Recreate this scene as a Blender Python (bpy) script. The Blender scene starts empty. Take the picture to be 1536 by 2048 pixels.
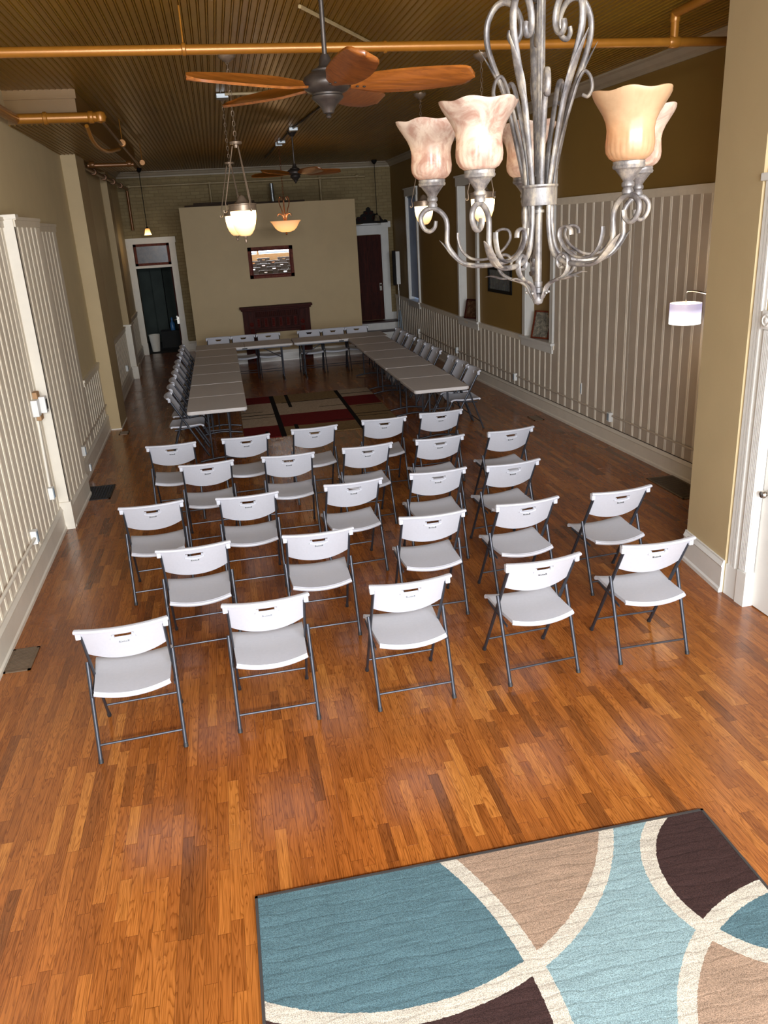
import bpy, bmesh, math, random
from mathutils import Vector, Matrix
random.seed(7)
PI = math.pi
SC = bpy.context.scene
COL = SC.collection
# ------------------------------------------------------------------ camera
def rows(yaw, pit, rol):
    c, s = math.cos, math.sin
    f = Vector((s(yaw)*c(pit), c(yaw)*c(pit), -s(pit)))
    r = Vector((c(yaw), -s(yaw), 0)); d = f.cross(r)
    return c(rol)*r+s(rol)*d, -s(rol)*r+c(rol)*d, f
R_, D_, F_ = rows(math.radians(10.27), math.radians(19.9), math.radians(3.3))
cam = bpy.data.cameras.new('camera'); camo = bpy.data.objects.new('camera', cam); COL.objects.link(camo)
camo.matrix_world = Matrix(((R_.x, -D_.x, -F_.x, 0), (R_.y, -D_.y, -F_.y, 0), (R_.z, -D_.z, -F_.z, 2.87), (0, 0, 0, 1)))
cam.sensor_fit = 'HORIZONTAL'; cam.sensor_width = 36; cam.lens = 36*1590/1536; cam.clip_start = .05; cam.clip_end = 200
SC.camera = camo
# ------------------------------------------------------------------ world, light, exposure
SC.view_settings.view_transform = 'Standard'; SC.view_settings.look = 'None'
SC.view_settings.gamma = 1; SC.view_settings.exposure = -0.12; SC.view_settings.use_curve_mapping = False
w = bpy.data.worlds.new('world'); SC.world = w; w.use_nodes = True
bg = w.node_tree.nodes['Background']; bg.inputs[0].default_value = (.75, .86, 1, 1); bg.inputs[1].default_value = 1.0
def area(name, loc, target, sx, sy, power, col, spread=180):
    l = bpy.data.lights.new(name, 'AREA'); l.shape = 'RECTANGLE'; l.size = sx; l.size_y = sy; l.energy = power; l.color = col
    l.spread = math.radians(spread)
    o = bpy.data.objects.new(name, l); COL.objects.link(o); o.location = loc
    o.rotation_euler = (Vector(target)-Vector(loc)).to_track_quat('-Z', 'Y').to_euler()
    return o
area('window_daylight', (1.0, -2.75, 1.75), (1.0, 3, 1.1), 5.0, 2.7, 600, (.82, .91, 1))
area('transom_daylight', (1.0, -2.75, 3.72), (1.0, 2.5, 0), 5.0, .75, 780, (.92, .95, 1), 125)
def lamp(name, loc, power, col=(1, .72, .42), r=.05):
    l = bpy.data.lights.new(name, 'POINT'); l.energy = power; l.color = col; l.shadow_soft_size = r
    o = bpy.data.objects.new(name, l); COL.objects.link(o); o.location = loc; return o
# ------------------------------------------------------------------ materials
def sRGB(h):
    v = [int(h[i:i+2], 16)/255 for i in (0, 2, 4)]
    return tuple(c/12.92 if c <= .04045 else ((c+.055)/1.055)**2.4 for c in v)+(1,)
class NT:
    def __init__(s, name):
        s.m = bpy.data.materials.new(name); s.m.use_nodes = True; s.t = s.m.node_tree
        s.p = s.t.nodes['Principled BSDF']; s.out = s.t.nodes['Material Output']
    def n(s, typ, **kw):
        k = s.t.nodes.new(typ)
        for a, b in kw.items(): setattr(k, a, b)
        return k
    def l(s, a, b): s.t.links.new(a, b)
    def math(s, op, a, b=None, c=None, clamp=False):
        k = s.n('ShaderNodeMath', operation=op); k.use_clamp = clamp
        for i, v in enumerate((a, b, c)):
            if v is None: continue
            if isinstance(v, (int, float)): k.inputs[i].default_value = v
            else: s.l(v, k.inputs[i])
        return k.outputs[0]
    def coord(s, which='Object'): return s.n('ShaderNodeTexCoord').outputs[which]
    def mapping(s, v, scale=(1, 1, 1), loc=(0, 0, 0)):
        k = s.n('ShaderNodeMapping'); k.inputs['Scale'].default_value = scale; k.inputs['Location'].default_value = loc; s.l(v, k.inputs[0]); return k.outputs[0]
    def noise(s, v, scale, detail=4, rough=.55, dist=0):
        k = s.n('ShaderNodeTexNoise'); s.l(v, k.inputs['Vector']); k.inputs['Scale'].default_value = scale
        k.inputs['Detail'].default_value = detail; k.inputs['Roughness'].default_value = rough; k.inputs['Distortion'].default_value = dist; return k.outputs['Fac']
    def ramp(s, f, stops, interp='LINEAR'):
        k = s.n('ShaderNodeValToRGB'); k.color_ramp.interpolation = interp; e = k.color_ramp.elements
        while len(e) < len(stops): e.new(.5)
        for i, (p, c) in enumerate(stops): e[i].position = p; e[i].color = c if len(c) == 4 else tuple(c)+(1,)
        s.l(f, k.inputs[0]); return k.outputs[0]
    def mix(s, f, a, b, mode='MIX'):
        k = s.n('ShaderNodeMix', data_type='RGBA', blend_type=mode)
        for i, v in ((0, f), (6, a), (7, b)):
            if isinstance(v, (int, float, tuple)): k.inputs[i].default_value = v
            else: s.l(v, k.inputs[i])
        return k.outputs[2]
    def bump(s, h, strength=.3, dist=.01):
        k = s.n('ShaderNodeBump'); k.inputs['Strength'].default_value = strength; k.inputs['Distance'].default_value = dist; s.l(h, k.inputs['Height']); s.l(k.outputs[0], s.p.inputs['Normal'])
    def base(s, v):
        if isinstance(v, tuple): s.p.inputs['Base Color'].default_value = v
        else: s.l(v, s.p.inputs['Base Color'])
    def set(s, **k):
        for a, b in k.items():
            a = a.replace('_', ' ')
            if isinstance(b, (int, float, tuple)): s.p.inputs[a].default_value = b
            else: s.l(b, s.p.inputs[a])
def simple(name, c, rough=.5, metal=0, var=.12, scale=6, bump=.05, bscale=None, spec=.5, coord='Object'):
    t = NT(name); co = t.coord(coord); n = t.noise(co, scale)
    a = tuple(max(0, x*(1-var)) for x in c[:3])+(1,); b = tuple(min(1, x*(1+var)) for x in c[:3])+(1,)
    t.base(t.ramp(n, [(.3, a), (.7, b)])); t.set(Roughness=rough, Metallic=metal, Specular_IOR_Level=spec)
    if bump: t.bump(t.noise(co, bscale or scale*12, 3), bump, .004)
    return t.m
def emis(name, c, strength, base=None):
    t = NT(name); t.base(base or c); t.set(Emission_Color=c, Emission_Strength=strength, Roughness=.4)
    return t.m
M = {}
def floor_mat():
    t = NT('oak_strip_floor'); co = t.coord('Object')
    sp = t.n('ShaderNodeSeparateXYZ'); t.l(co, sp.inputs[0]); X, Y = sp.outputs[0], sp.outputs[1]
    W = .0572
    u = t.math('DIVIDE', X, W); col = t.math('FLOOR', u); fu = t.math('FRACT', u)
    wn = t.n('ShaderNodeTexWhiteNoise', noise_dimensions='1D'); t.l(col, wn.inputs['W'])
    wn2 = t.n('ShaderNodeTexWhiteNoise', noise_dimensions='1D'); t.l(t.math('ADD', col, 371.3), wn2.inputs['W'])
    L = t.math('MULTIPLY_ADD', wn2.outputs[0], .34, .26)
    # irregular board ends: warp the along coordinate per strip
    ynz = t.n('ShaderNodeTexNoise', noise_dimensions='2D'); cv = t.n('ShaderNodeCombineXYZ'); t.l(t.math('MULTIPLY', col, 3.7), cv.inputs[0]); t.l(t.math('MULTIPLY', Y, .9), cv.inputs[1]); t.l(cv.outputs[0], ynz.inputs['Vector']); ynz.inputs['Scale'].default_value = 1
    v = t.math('DIVIDE', t.math('ADD', t.math('MULTIPLY_ADD', wn.outputs[0], 9, Y), t.math('MULTIPLY', ynz.outputs['Fac'], .5)), L)
    row = t.math('FLOOR', v); fv = t.math('FRACT', v)
    idv = t.n('ShaderNodeCombineXYZ'); t.l(col, idv.inputs[0]); t.l(row, idv.inputs[1])
    wid = t.n('ShaderNodeTexWhiteNoise', noise_dimensions='2D'); t.l(idv.outputs[0], wid.inputs['Vector'])
    tone = t.ramp(wid.outputs[0], [(0, sRGB('6E4220')), (.1, sRGB('865024')), (.5, sRGB('945A28')), (.88, sRGB('A0652E')), (1, sRGB('AC7236'))])
    # grain, shifted per board
    off = t.n('ShaderNodeVectorMath', operation='MULTIPLY_ADD'); t.l(wid.outputs['Color'], off.inputs[0]); off.inputs[1].default_value = (7, 31, 5); t.l(co, off.inputs[2])
    gm = t.mapping(off.outputs[0], (16, 1.1, 1)); g1 = t.noise(gm, 1.6, 1.5, .4, .35)
    rings = t.math('FRACT', t.math('MULTIPLY', g1, 15)); rg = t.ramp(rings, [(0, (.46, .38, .32)), (.14, (.66, .60, .55)), (.5, (1.05, 1.05, 1.05)), (.9, (1, 1, 1)), (1, (.8, .76, .72))])
    fine = t.noise(t.mapping(off.outputs[0], (260, 5, 1)), 1, 2); fg = t.ramp(fine, [(.34, (.6, .55, .5)), (.56, (1.05, 1.05, 1.05))])
    c = t.mix(.8, tone, rg, 'MULTIPLY'); c = t.mix(.75, c, fg, 'MULTIPLY')
    # joints
    e1 = t.math('MINIMUM', fu, t.math('SUBTRACT', 1, fu)); e2 = t.math('MULTIPLY', t.math('MINIMUM', fv, t.math('SUBTRACT', 1, fv)), L)
    e = t.math('MINIMUM', t.math('MULTIPLY', e1, W), e2)
    jr = t.ramp(t.math('MULTIPLY', e, 400), [(0, (.25, .18, .14)), (.6, (1, 1, 1))]); c = t.mix(.8, c, jr, 'MULTIPLY')
    stain = t.noise(co, 1.4, 5, .6); c = t.mix(t.ramp(stain, [(.55, (0, 0, 0)), (.75, (.35, .35, .35))]), c, sRGB('84562E'))
    hue = t.noise(co, .45, 2); c = t.mix(t.ramp(hue, [(.3, (0, 0, 0)), (.7, (.35, .35, .35))]), c, t.mix(1.0, c, sRGB('F0B060'), 'MULTIPLY'))
    t.base(c)
    rn = t.noise(co, 2.1, 5); t.set(Roughness=t.ramp(rn, [(.3, (.17, .17, .17)), (.75, (.31, .31, .31))]), Specular_IOR_Level=.38, Coat_Weight=.12, Coat_Roughness=.12)
    t.bump(t.math('ADD', t.math('MULTIPLY', t.math('MINIMUM', t.math('MULTIPLY', e, 300), 1), 1), t.math('MULTIPLY', t.noise(t.mapping(co, (6, 1, 1)), 3, 2), .7)), .12, .003)
    return t.m
M['floor'] = floor_mat()
def ceil_mat():
    t = NT('bronze_painted_beadboard'); co = t.coord('Object')
    n = t.noise(t.mapping(co, (3, .4, 1)), 2, 4); t.base(t.ramp(n, [(.3, sRGB('866010')), (.7, sRGB('967018'))]))
    t.set(Roughness=.36, Metallic=.2, Specular_IOR_Level=.45); t.bump(t.noise(co, 14, 4), .15, .006); return t.m
M['ceiling'] = ceil_mat()
M['bronze_trim'] = simple('bronze_semigloss_paint', sRGB('7E5C28'), .4, 0, .05)
M['pipe'] = simple('bronze_painted_pipe', sRGB('9A6420'), .3, .25, .08, 10)
M['tan'] = simple('tan_wall_paint', sRGB('C0AC84'), .62, 0, .03, 3, .08, 60)
M['tan_light'] = simple('light_tan_wall_paint', sRGB('AC956C'), .6, 0, .03, 3, .08, 60)
M['tan_left'] = simple('tan_wall_paint_brightened', sRGB('D2C096'), .62, 0, .03, 3, .08, 60)  # tan wall paint, with the stronger light on the left wall put into its colour
M['board_l'] = simple('greige_panel_paint_brightened', sRGB('E2D8C6'), .5, 0, .04, 5, .06)  # greige board paint lightened on the left, standing in for softer fill light
M['batten_l'] = simple('pale_batten_paint_toned_down', sRGB('DACEB8'), .45, 0, .05, 9, .06)  # batten paint darkened on the left to offset the contrast of grazing light
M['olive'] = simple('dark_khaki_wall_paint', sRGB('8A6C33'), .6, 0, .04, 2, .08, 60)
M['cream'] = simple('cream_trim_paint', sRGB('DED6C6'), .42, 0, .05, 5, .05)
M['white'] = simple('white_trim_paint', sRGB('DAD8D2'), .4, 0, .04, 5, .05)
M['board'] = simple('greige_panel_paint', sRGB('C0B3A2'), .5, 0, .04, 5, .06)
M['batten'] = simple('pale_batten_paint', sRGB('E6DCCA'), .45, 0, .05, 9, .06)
M['crown'] = simple('taupe_crown_paint', sRGB('A89A84'), .5, 0, .06, 5)
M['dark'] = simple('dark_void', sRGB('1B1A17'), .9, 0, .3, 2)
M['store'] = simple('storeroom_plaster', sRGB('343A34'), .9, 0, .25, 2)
def brick_mat():
    t = NT('painted_brick'); co = t.coord('Object'); sp = t.n('ShaderNodeSeparateXYZ'); t.l(co, sp.inputs[0])
    cb = t.n('ShaderNodeCombineXYZ'); t.l(sp.outputs[0], cb.inputs[0]); t.l(sp.outputs[2], cb.inputs[1])
    dn = t.n('ShaderNodeVectorMath', operation='MULTIPLY_ADD'); nz = t.n('ShaderNodeTexNoise'); t.l(cb.outputs[0], nz.inputs['Vector']); nz.inputs['Scale'].default_value = 3
    t.l(nz.outputs['Color'], dn.inputs[0]); dn.inputs[1].default_value = (.05, .05, 0); t.l(cb.outputs[0], dn.inputs[2])
    b = t.n('ShaderNodeTexBrick'); t.l(dn.outputs[0], b.inputs['Vector']); b.inputs['Scale'].default_value = 1
    b.inputs['Brick Width'].default_value = .22; b.inputs['Row Height'].default_value = .078; b.inputs['Mortar Size'].default_value = .008; b.inputs['Mortar Smooth'].default_value = .4
    b.inputs['Color1'].default_value = sRGB('96835A'); b.inputs['Color2'].default_value = sRGB('8C7850'); b.inputs['Mortar'].default_value = sRGB('84704A')
    n = t.noise(co, 5, 5); t.base(t.mix(.5, b.outputs[0], t.ramp(n, [(.3, (.7, .68, .64)), (.7, (1, 1, 1))]), 'MULTIPLY')); t.set(Roughness=.75)
    t.bump(t.math('SUBTRACT', t.math('MULTIPLY', n, .6), b.outputs['Fac']), .4, .012); return t.m
M['brick'] = brick_mat()
M['plastic'] = simple('white_granite_plastic', sRGB('B4B5BC'), .42, 0, .03, 60, .1, 500)
M['table'] = simple('taupe_table_plastic', sRGB('C0BAB6'), .5, 0, .03, 40, .1, 400)
M['tube'] = simple('charcoal_powder_coat', sRGB('393B42'), .34, .5, .1, 30, .03)
M['rubber'] = simple('black_rubber', sRGB('1C1C1E'), .6)
M['black'] = simple('black_finish', sRGB('1A1715'), .7, 0, spec=.15)
M['plate'] = simple('dark_name_plate', sRGB('34363A'), .35, .3)
M['plate_text'] = simple('pale_plate_lettering', sRGB('C8C8C8'), .5)
def pewter():
    t = NT('weathered_pewter'); co = t.coord('Object'); n = t.noise(t.mapping(co, (1, 1, .5)), 26, 6, .7)
    t.base(t.ramp(n, [(.34, sRGB('3C3838')), (.5, sRGB('625D5A')), (.68, sRGB('968C7C'))])); t.set(Roughness=.45, Metallic=.35)
    t.bump(n, .25, .003); return t.m
M['pewter'] = pewter()
M['agedbronze'] = simple('aged_bronze', sRGB('4A4440'), .42, .7, .25, 18)
M['nickel'] = simple('antique_nickel', sRGB('8C7A68'), .4, .6, .2, 14)
M['chrome'] = simple('satin_nickel', sRGB('B5AFA6'), .22, .95, .05)
M['copper'] = simple('burnished_copper_metal', sRGB('8A5A3C'), .35, .7, .2, 14)
def wood(name, a, b, rough=.3, coat=.4, sc=(2, 26, 26), spec=.5):
    t = NT(name); co = t.coord('Object'); m = t.mapping(co, sc); n = t.noise(m, 1.6, 4, .6, .8)
    t.base(t.ramp(n, [(.3, sRGB(a)), (.7, sRGB(b))])); t.set(Roughness=rough, Coat_Weight=coat, Coat_Roughness=.15, Specular_IOR_Level=spec); return t.m
M['blade'] = wood('carved_cherry_wood', '683812', '985820')
M['mahogany'] = wood('dark_mahogany', '2A100C', '421A12', .65, .0, (14, 14, 2), .15)
M['mahogany2'] = wood('red_mahogany_inlay', '420E08', '561810', .65, .0, (14, 14, 2), .15)
M['darkdoor'] = wood('dark_stained_door', '260F0A', '4A1C12', .65, .0, (16, 16, 1.5), .15)
M['frame'] = wood('cherry_frame', '4E1C10', '743822', .6, .0, (10, 10, 10), .2)
M['beam'] = wood('old_timber', '2E2018', '54402C', .85, 0, (2, 20, 20))
M['tread'] = wood('dark_tread', '2A120C', '48241A', .5, .1, (2, 18, 4))
M['pipe_dark'] = simple('dark_bronze_pipe', sRGB('6E4620'), .35, .3, .1, 10)
M['mirror'] = NT('mirror_glass').m
_p = M['mirror'].node_tree.nodes['Principled BSDF']; _p.inputs['Metallic'].default_value = 1; _p.inputs['Roughness'].default_value = .01; _p.inputs['Base Color'].default_value = (.92, .93, .92, 1)
def shade_mat(name, a, b, tr=.5, mott=9, em=None):
    t = NT(name); co = t.coord('Object'); n = t.noise(co, mott, 5, .65, 1.2); c = t.ramp(n, [(.36, sRGB(a)), (.62, sRGB(b))])
    t.base(c); t.set(Roughness=.28, Specular_IOR_Level=.45, Coat_Weight=.25, Coat_Roughness=.2)
    tl = t.n('ShaderNodeBsdfTranslucent'); t.l(c, tl.inputs[0]); mx = t.n('ShaderNodeMixShader'); mx.inputs[0].default_value = tr
    t.l(t.p.outputs[0], mx.inputs[1]); t.l(tl.outputs[0], mx.inputs[2]); t.l(mx.outputs[0], t.out.inputs[0])
    if em: t.set(Emission_Color=em[0], Emission_Strength=em[1])
    return t.m
M['alabaster'] = shade_mat('mottled_alabaster_glass', 'A08070', 'C2B2A2', .5, 18)
M['amberglass'] = shade_mat('smooth_amber_glass', 'A07C5A', 'BC9E7C', .5, 3)
def bowl_mat(name, c1, c2, lo, hi, z0, z1):
    t = NT(name); sp = t.n('ShaderNodeSeparateXYZ'); t.l(t.coord('Object'), sp.inputs[0])
    mr = t.n('ShaderNodeMapRange'); t.l(sp.outputs[2], mr.inputs[0]); mr.inputs[1].default_value = z0; mr.inputs[2].default_value = z1
    t.base(sRGB('F0DCB8')); t.set(Emission_Color=t.ramp(mr.outputs[0], [(0, sRGB(c1)), (1, sRGB(c2))]), Roughness=.35)
    t.set(Emission_Strength=t.math('MULTIPLY_ADD', t.math('POWER', mr.outputs[0], 1.5), hi-lo, lo)); return t.m
M['bowl'] = bowl_mat('lit_frosted_bowl', 'FFB868', 'FFE2A8', 1.1, 7, .02, .2)
M['uplight'] = bowl_mat('lit_peach_scavo_bowl', 'FFB060', 'E89858', 1.5, .7, -.1, .12)
M['mini'] = bowl_mat('lit_mini_bell', 'FFD890', 'E8963C', 4.5, 1.2, 0, .13)
M['minioff'] = shade_mat('unlit_mini_bell_glass', '6A5A44', '9A8A70', .3)
M['lampshade'] = bowl_mat('lit_white_drum_shade', 'FFFFFF', 'C4C0E8', 2.2, .85, .02, .15)
M['bulb'] = emis('bulb', (1, .95, .9, 1), 9)
def rug_near():
    t = NT('teal_swirl_rug'); sp = t.n('ShaderNodeSeparateXYZ'); co = t.coord('Object')
    jn = t.n('ShaderNodeTexNoise'); t.l(co, jn.inputs['Vector']); jn.inputs['Scale'].default_value = 60
    jv = t.n('ShaderNodeVectorMath', operation='MULTIPLY_ADD'); t.l(jn.outputs['Color'], jv.inputs[0]); jv.inputs[1].default_value = (.012, .012, 0); t.l(co, jv.inputs[2]); t.l(jv.outputs[0], sp.inputs[0])
    X, Y = sp.outputs[0], sp.outputs[1]
    def sd(cx, cy, r):
        dx = t.math('SUBTRACT', X, cx); dy = t.math('SUBTRACT', Y, cy)
        return t.math('SUBTRACT', t.math('SQRT', t.math('ADD', t.math('MULTIPLY', dx, dx), t.math('MULTIPLY', dy, dy))), r)
    A, B, C, D = sd(-.765, 2.093, 1.707), sd(.443, 3.371, 1.198), sd(2.124, 2.502, .502), sd(2.194, 1.521, .892)
    pos = lambda q: t.math('GREATER_THAN', q, 0)
    teal, lb, tan, br, cr = sRGB('526C74'), sRGB('82999D'), sRGB('977F6C'), sRGB('3A2927'), sRGB('BCB4A6')
    left = t.mix(pos(B), teal, br)                 # inside A
    mid = t.mix(pos(B), tan, lb)                   # outside A
    c = t.mix(pos(A), left, mid)
    rt = t.mix(pos(D), teal, br)                   # inside C : above D brown, inside D teal
    c = t.mix(pos(C), rt, t.mix(pos(D), tan, c))
    dmin = None
    for q in (A, B, C, D):
        a = t.math('ABSOLUTE', q); dmin = a if dmin is None else t.math('MINIMUM', dmin, a)
    c = t.mix(t.math('LESS_THAN', dmin, .036), c, cr)
    pile = t.noise(co, 260, 3, .7); big = t.noise(t.mapping(co, (1.5, 11, 1)), 3, 4)
    wv = t.n('ShaderNodeTexWave', wave_type='BANDS', bands_direction='Y'); t.l(co, wv.inputs['Vector']); wv.inputs['Scale'].default_value = 5.2; wv.inputs['Distortion'].default_value = 5; wv.inputs['Detail'].default_value = 2; wv.inputs['Detail Scale'].default_value = .8
    groove = t.ramp(wv.outputs['Fac'], [(0, (.86, .86, .86)), (.10, (1, 1, 1))])
    c = t.mix(1, c, t.ramp(pile, [(.36, (.5, .5, .5)), (.60, (1.2, 1.2, 1.2))]), 'MULTIPLY'); c = t.mix(.8, c, groove, 'MULTIPLY'); c = t.mix(.8, c, t.ramp(big, [(.35, (.78, .78, .78)), (.65, (1.08, 1.08, 1.08))]), 'MULTIPLY')
    t.base(c); t.set(Roughness=.95, Specular_IOR_Level=.1)
    t.bump(t.math('ADD', t.math('MULTIPLY', pile, .8), t.math('MULTIPLY', t.math('MINIMUM', t.math('MULTIPLY', wv.outputs['Fac'], 8), 1), .2)), .7, .006); return t.m
M['rug_near'] = rug_near()
M['binding'] = simple('dark_rug_binding', sRGB('2E2A28'), .9)
RX0, RX1, RY0, RY1 = .08, 2.46, 11.52, 14.6
def rug_far():
    t = NT('patchwork_rug'); sp = t.n('ShaderNodeSeparateXYZ'); co = t.coord('Object'); t.l(co, sp.inputs[0]); X, Y = sp.outputs[0], sp.outputs[1]
    def box(x0, x1, y0, y1):
        a = t.math('MULTIPLY', t.math('GREATER_THAN', X, x0), t.math('LESS_THAN', X, x1)); b = t.math('MULTIPLY', t.math('GREATER_THAN', Y, y0), t.math('LESS_THAN', Y, y1)); return t.math('MULTIPLY', a, b)
    red, tan, br, bk = sRGB('6A1C1C'), sRGB('B09C84'), sRGB('866E4C'), sRGB('1A1614')
    c = tan
    n = t.noise(co, 40, 3)
    for x0, x1, y0, y1, k in [(.08, .66, 11.5, 12.25, red), (.08, .64, 13.5, 14.0, tan), (.08, .7, 14.0, 14.62, red), (.66, 1.85, 11.5, 12.1, br), (.66, 1.85, 12.1, 12.95, red), (.66, 1.85, 13.9, 14.62, br),
                              (1.85, 2.5, 11.5, 12.3, br), (1.85, 2.5, 12.3, 13.2, br), (1.85, 2.5, 13.2, 13.95, red), (.08, .66, 13.05, 13.1, bk), (.08, .66, 12.85, 12.88, bk), (.08, .45, 13.3, 13.33, bk), (.8, 1.85, 13.88, 13.92, bk), (1.4, 1.85, 13.3, 13.33, bk), (1.2, 1.85, 12.2, 12.23, bk), (1.85, 2.5, 12.5, 12.54, bk), (1.85, 2.4, 12.32, 12.35, bk), (2.0, 2.45, 13.1, 13.13, bk), (1.85, 2.5, 14.2, 14.24, bk),
                              (.62, .70, 11.5, 14.62, bk), (1.82, 1.89, 11.5, 14.62, bk), (.9, .96, 13.5, 14.62, bk), (.86, .92, 11.5, 12.2, bk), (.4, .45, 11.5, 11.9, bk)]:
        c = t.mix(box(x0, x1, y0, y1), c, k)
    c = t.mix(1, c, t.ramp(n, [(.3, (.75, .75, .75)), (.7, (1.1, 1.1, 1.1))]), 'MULTIPLY'); t.base(c); t.set(Roughness=.95, Specular_IOR_Level=.1); t.bump(n, .5, .004); return t.m
M['rug_far'] = rug_far()
def pic_mat(name, cols, sc):
    t = NT(name); co = t.coord('Object'); n = t.noise(co, sc, 6, .7, .6); t.base(t.ramp(n, [(.3+.4*i/(len(cols)-1), sRGB(c)) for i, c in enumerate(cols)])); t.set(Roughness=.25); return t.m
M['pic_sea'] = pic_mat('dim_harbour_print', ['222E3C', '3E4A58', '59645F'], 7)
M['pic_sketch'] = pic_mat('sepia_sketch', ['3A3834', '6E6A60', 'A89C88'], 16)
M['pic_dark'] = pic_mat('dark_portrait', ['20140E', '4A3020', '6E5A44'], 12)
M['transom'] = pic_mat('dusty_transom_glass', ['3E3A3C', '5C5450', '76695C'], 5)
M['blind'] = shade_mat('grey_blind_slat', 'B4B8BE', 'C0C4CA', .5, 3)
M['bluepane'] = emis('daylit_blue_pane', (.45, .6, .9, 1), .32, (.1, .14, .2, 1))
M['bluebottle'] = simple('blue_bottle_plastic', sRGB('2C5A88'), .3)
M['outlet'] = simple('white_outlet_box', sRGB('E2E2DE'), .35, 0, .03)
M['outlet_face'] = simple('pale_outlet_face', sRGB('8FA0AC'), .4)
M['grille'] = simple('dark_iron_grille', sRGB('17171A'), .5, .3)
M['grille_brown'] = simple('brown_floor_register', sRGB('6E5B48'), .45, .3)
M['galv'] = simple('galvanised_steel', sRGB('8A8E90'), .35, .8)
M['carton'] = simple('brown_wood_block', sRGB('A9825A'), .7)
M['conduit_tan'] = simple('tan_painted_conduit', sRGB('9C8862'), .5)
# ------------------------------------------------------------------ mesh helpers
def nb(): return bmesh.new()
def box(bm, x0, x1, y0, y1, z0, z1, bev=0):
    m = Matrix.Translation(((x0+x1)/2, (y0+y1)/2, (z0+z1)/2)) @ Matrix.Diagonal((abs(x1-x0), abs(y1-y0), abs(z1-z0), 1))
    r = bmesh.ops.create_cube(bm, size=1, matrix=m)
    if bev:
        es = list({e for v in r['verts'] for e in v.link_edges}); bmesh.ops.bevel(bm, geom=es, offset=bev, segments=2, affect='EDGES', profile=.6)
    return bm
def sweep(bm, pts, rad, seg=10, flat=1.0, up=None, cap=True):
    """tube along pts; rad number or list or f(t); flat squashes the section along its normal"""
    P = [Vector(p) for p in pts]; n = len(P)
    rf = rad if callable(rad) else ((lambda t: rad) if not isinstance(rad, (list, tuple)) else (lambda t: rad[min(n-1, int(round(t*(n-1))))]))
    ff = flat if callable(flat) else (lambda t: flat)
    T = []
    for i in range(n):
        d = P[min(i+1, n-1)]-P[max(i-1, 0)]; T.append(d.normalized())
    if up is not None: N = Vector(up)
    else:
        N = T[0].orthogonal()
    rings = []
    for i in range(n):
        N = (N-T[i]*N.dot(T[i]))
        N = N.normalized() if N.length > 1e-6 else T[i].orthogonal().normalized()
        B = T[i].cross(N); t = i/(n-1); r = rf(t); f = ff(t)
        rings.append([bm.verts.new(P[i]+N*(math.cos(a)*r)+B*(math.sin(a)*r*f)) for a in (2*PI*k/seg for k in range(seg))])
    for i in range(n-1):
        for k in range(seg):
            bm.faces.new((rings[i][k], rings[i][(k+1) % seg], rings[i+1][(k+1) % seg], rings[i+1][k]))
    if cap: bm.faces.new(rings[0][::-1]); bm.faces.new(rings[-1])
    return bm
def smooth(pts, k=8):
    """Catmull-Rom through pts"""
    P = [Vector(p) for p in pts]; out = []
    for i in range(len(P)-1):
        a = P[i-1] if i else P[0]*2-P[1]; b, c = P[i], P[i+1]; d = P[i+2] if i+2 < len(P) else P[-1]*2-P[-2]
        for j in range(k):
            t = j/k; out.append(.5*((2*b)+(c-a)*t+(2*a-5*b+4*c-d)*t*t+(3*b-a-3*c+d)*t**3))
    out.append(P[-1]); return out
def lathe(bm, prof, seg=28, c=(0, 0, 0), fn=None):
    rings = []
    for r, z in prof:
        ring = []
        for k in range(seg):
            a = 2*PI*k/seg; rr, zz = (r, z) if fn is None else fn(r, z, a)
            ring.append(bm.verts.new((c[0]+rr*math.cos(a), c[1]+rr*math.sin(a), c[2]+zz)))
        rings.append(ring)
    for i in range(len(rings)-1):
        for k in range(seg):
            bm.faces.new((rings[i][k], rings[i][(k+1) % seg], rings[i+1][(k+1) % seg], rings[i+1][k]))
    if prof[0][0] > 0: bm.faces.new(rings[0][::-1])
    if prof[-1][0] > 0: bm.faces.new(rings[-1])
    return bm
def extrude_profile(bm, prof, path):
    """prof: closed list (offset,z); path: list of (point2d, normal2d)"""
    rings = [[bm.verts.new((p[0]+n[0]*o, p[1]+n[1]*o, z)) for o, z in prof] for p, n in path]
    m = len(prof)
    for i in range(len(rings)-1):
        for k in range(m): bm.faces.new((rings[i][k], rings[i][(k+1) % m], rings[i+1][(k+1) % m], rings[i+1][k]))
    bm.faces.new(rings[0][::-1]); bm.faces.new(rings[-1]); return bm
def obj(name, bm, mat, parent=None, sm=False):
    bmesh.ops.recalc_face_normals(bm, faces=bm.faces)
    me = bpy.data.meshes.new(name); bm.to_mesh(me); bm.free()
    me.materials.append(M[mat] if isinstance(mat, str) else mat)
    if sm:
        for p in me.polygons: p.use_smooth = True
        try: me.set_sharp_from_angle(angle=math.radians(sm if sm > 1 else 40))
        except Exception: pass
    o = bpy.data.objects.new(name, me); COL.objects.link(o)
    if parent: o.parent = parent
    return o
def struct(name, bm, mat, sm=False):
    o = obj(name, bm, mat, None, sm); o['kind'] = 'structure'; return o
def tag(o, label, cat, group=None):
    o['label'] = label; o['category'] = cat
    if group: o['group'] = group
    return o
def thing(name, label, cat, loc=(0, 0, 0), rz=0, group=None):
    o = bpy.data.objects.new(name, None); COL.objects.link(o); o.location = loc; o.rotation_euler = (0, 0, rz); o.empty_display_size = .1
    return tag(o, label, cat, group)
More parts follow.
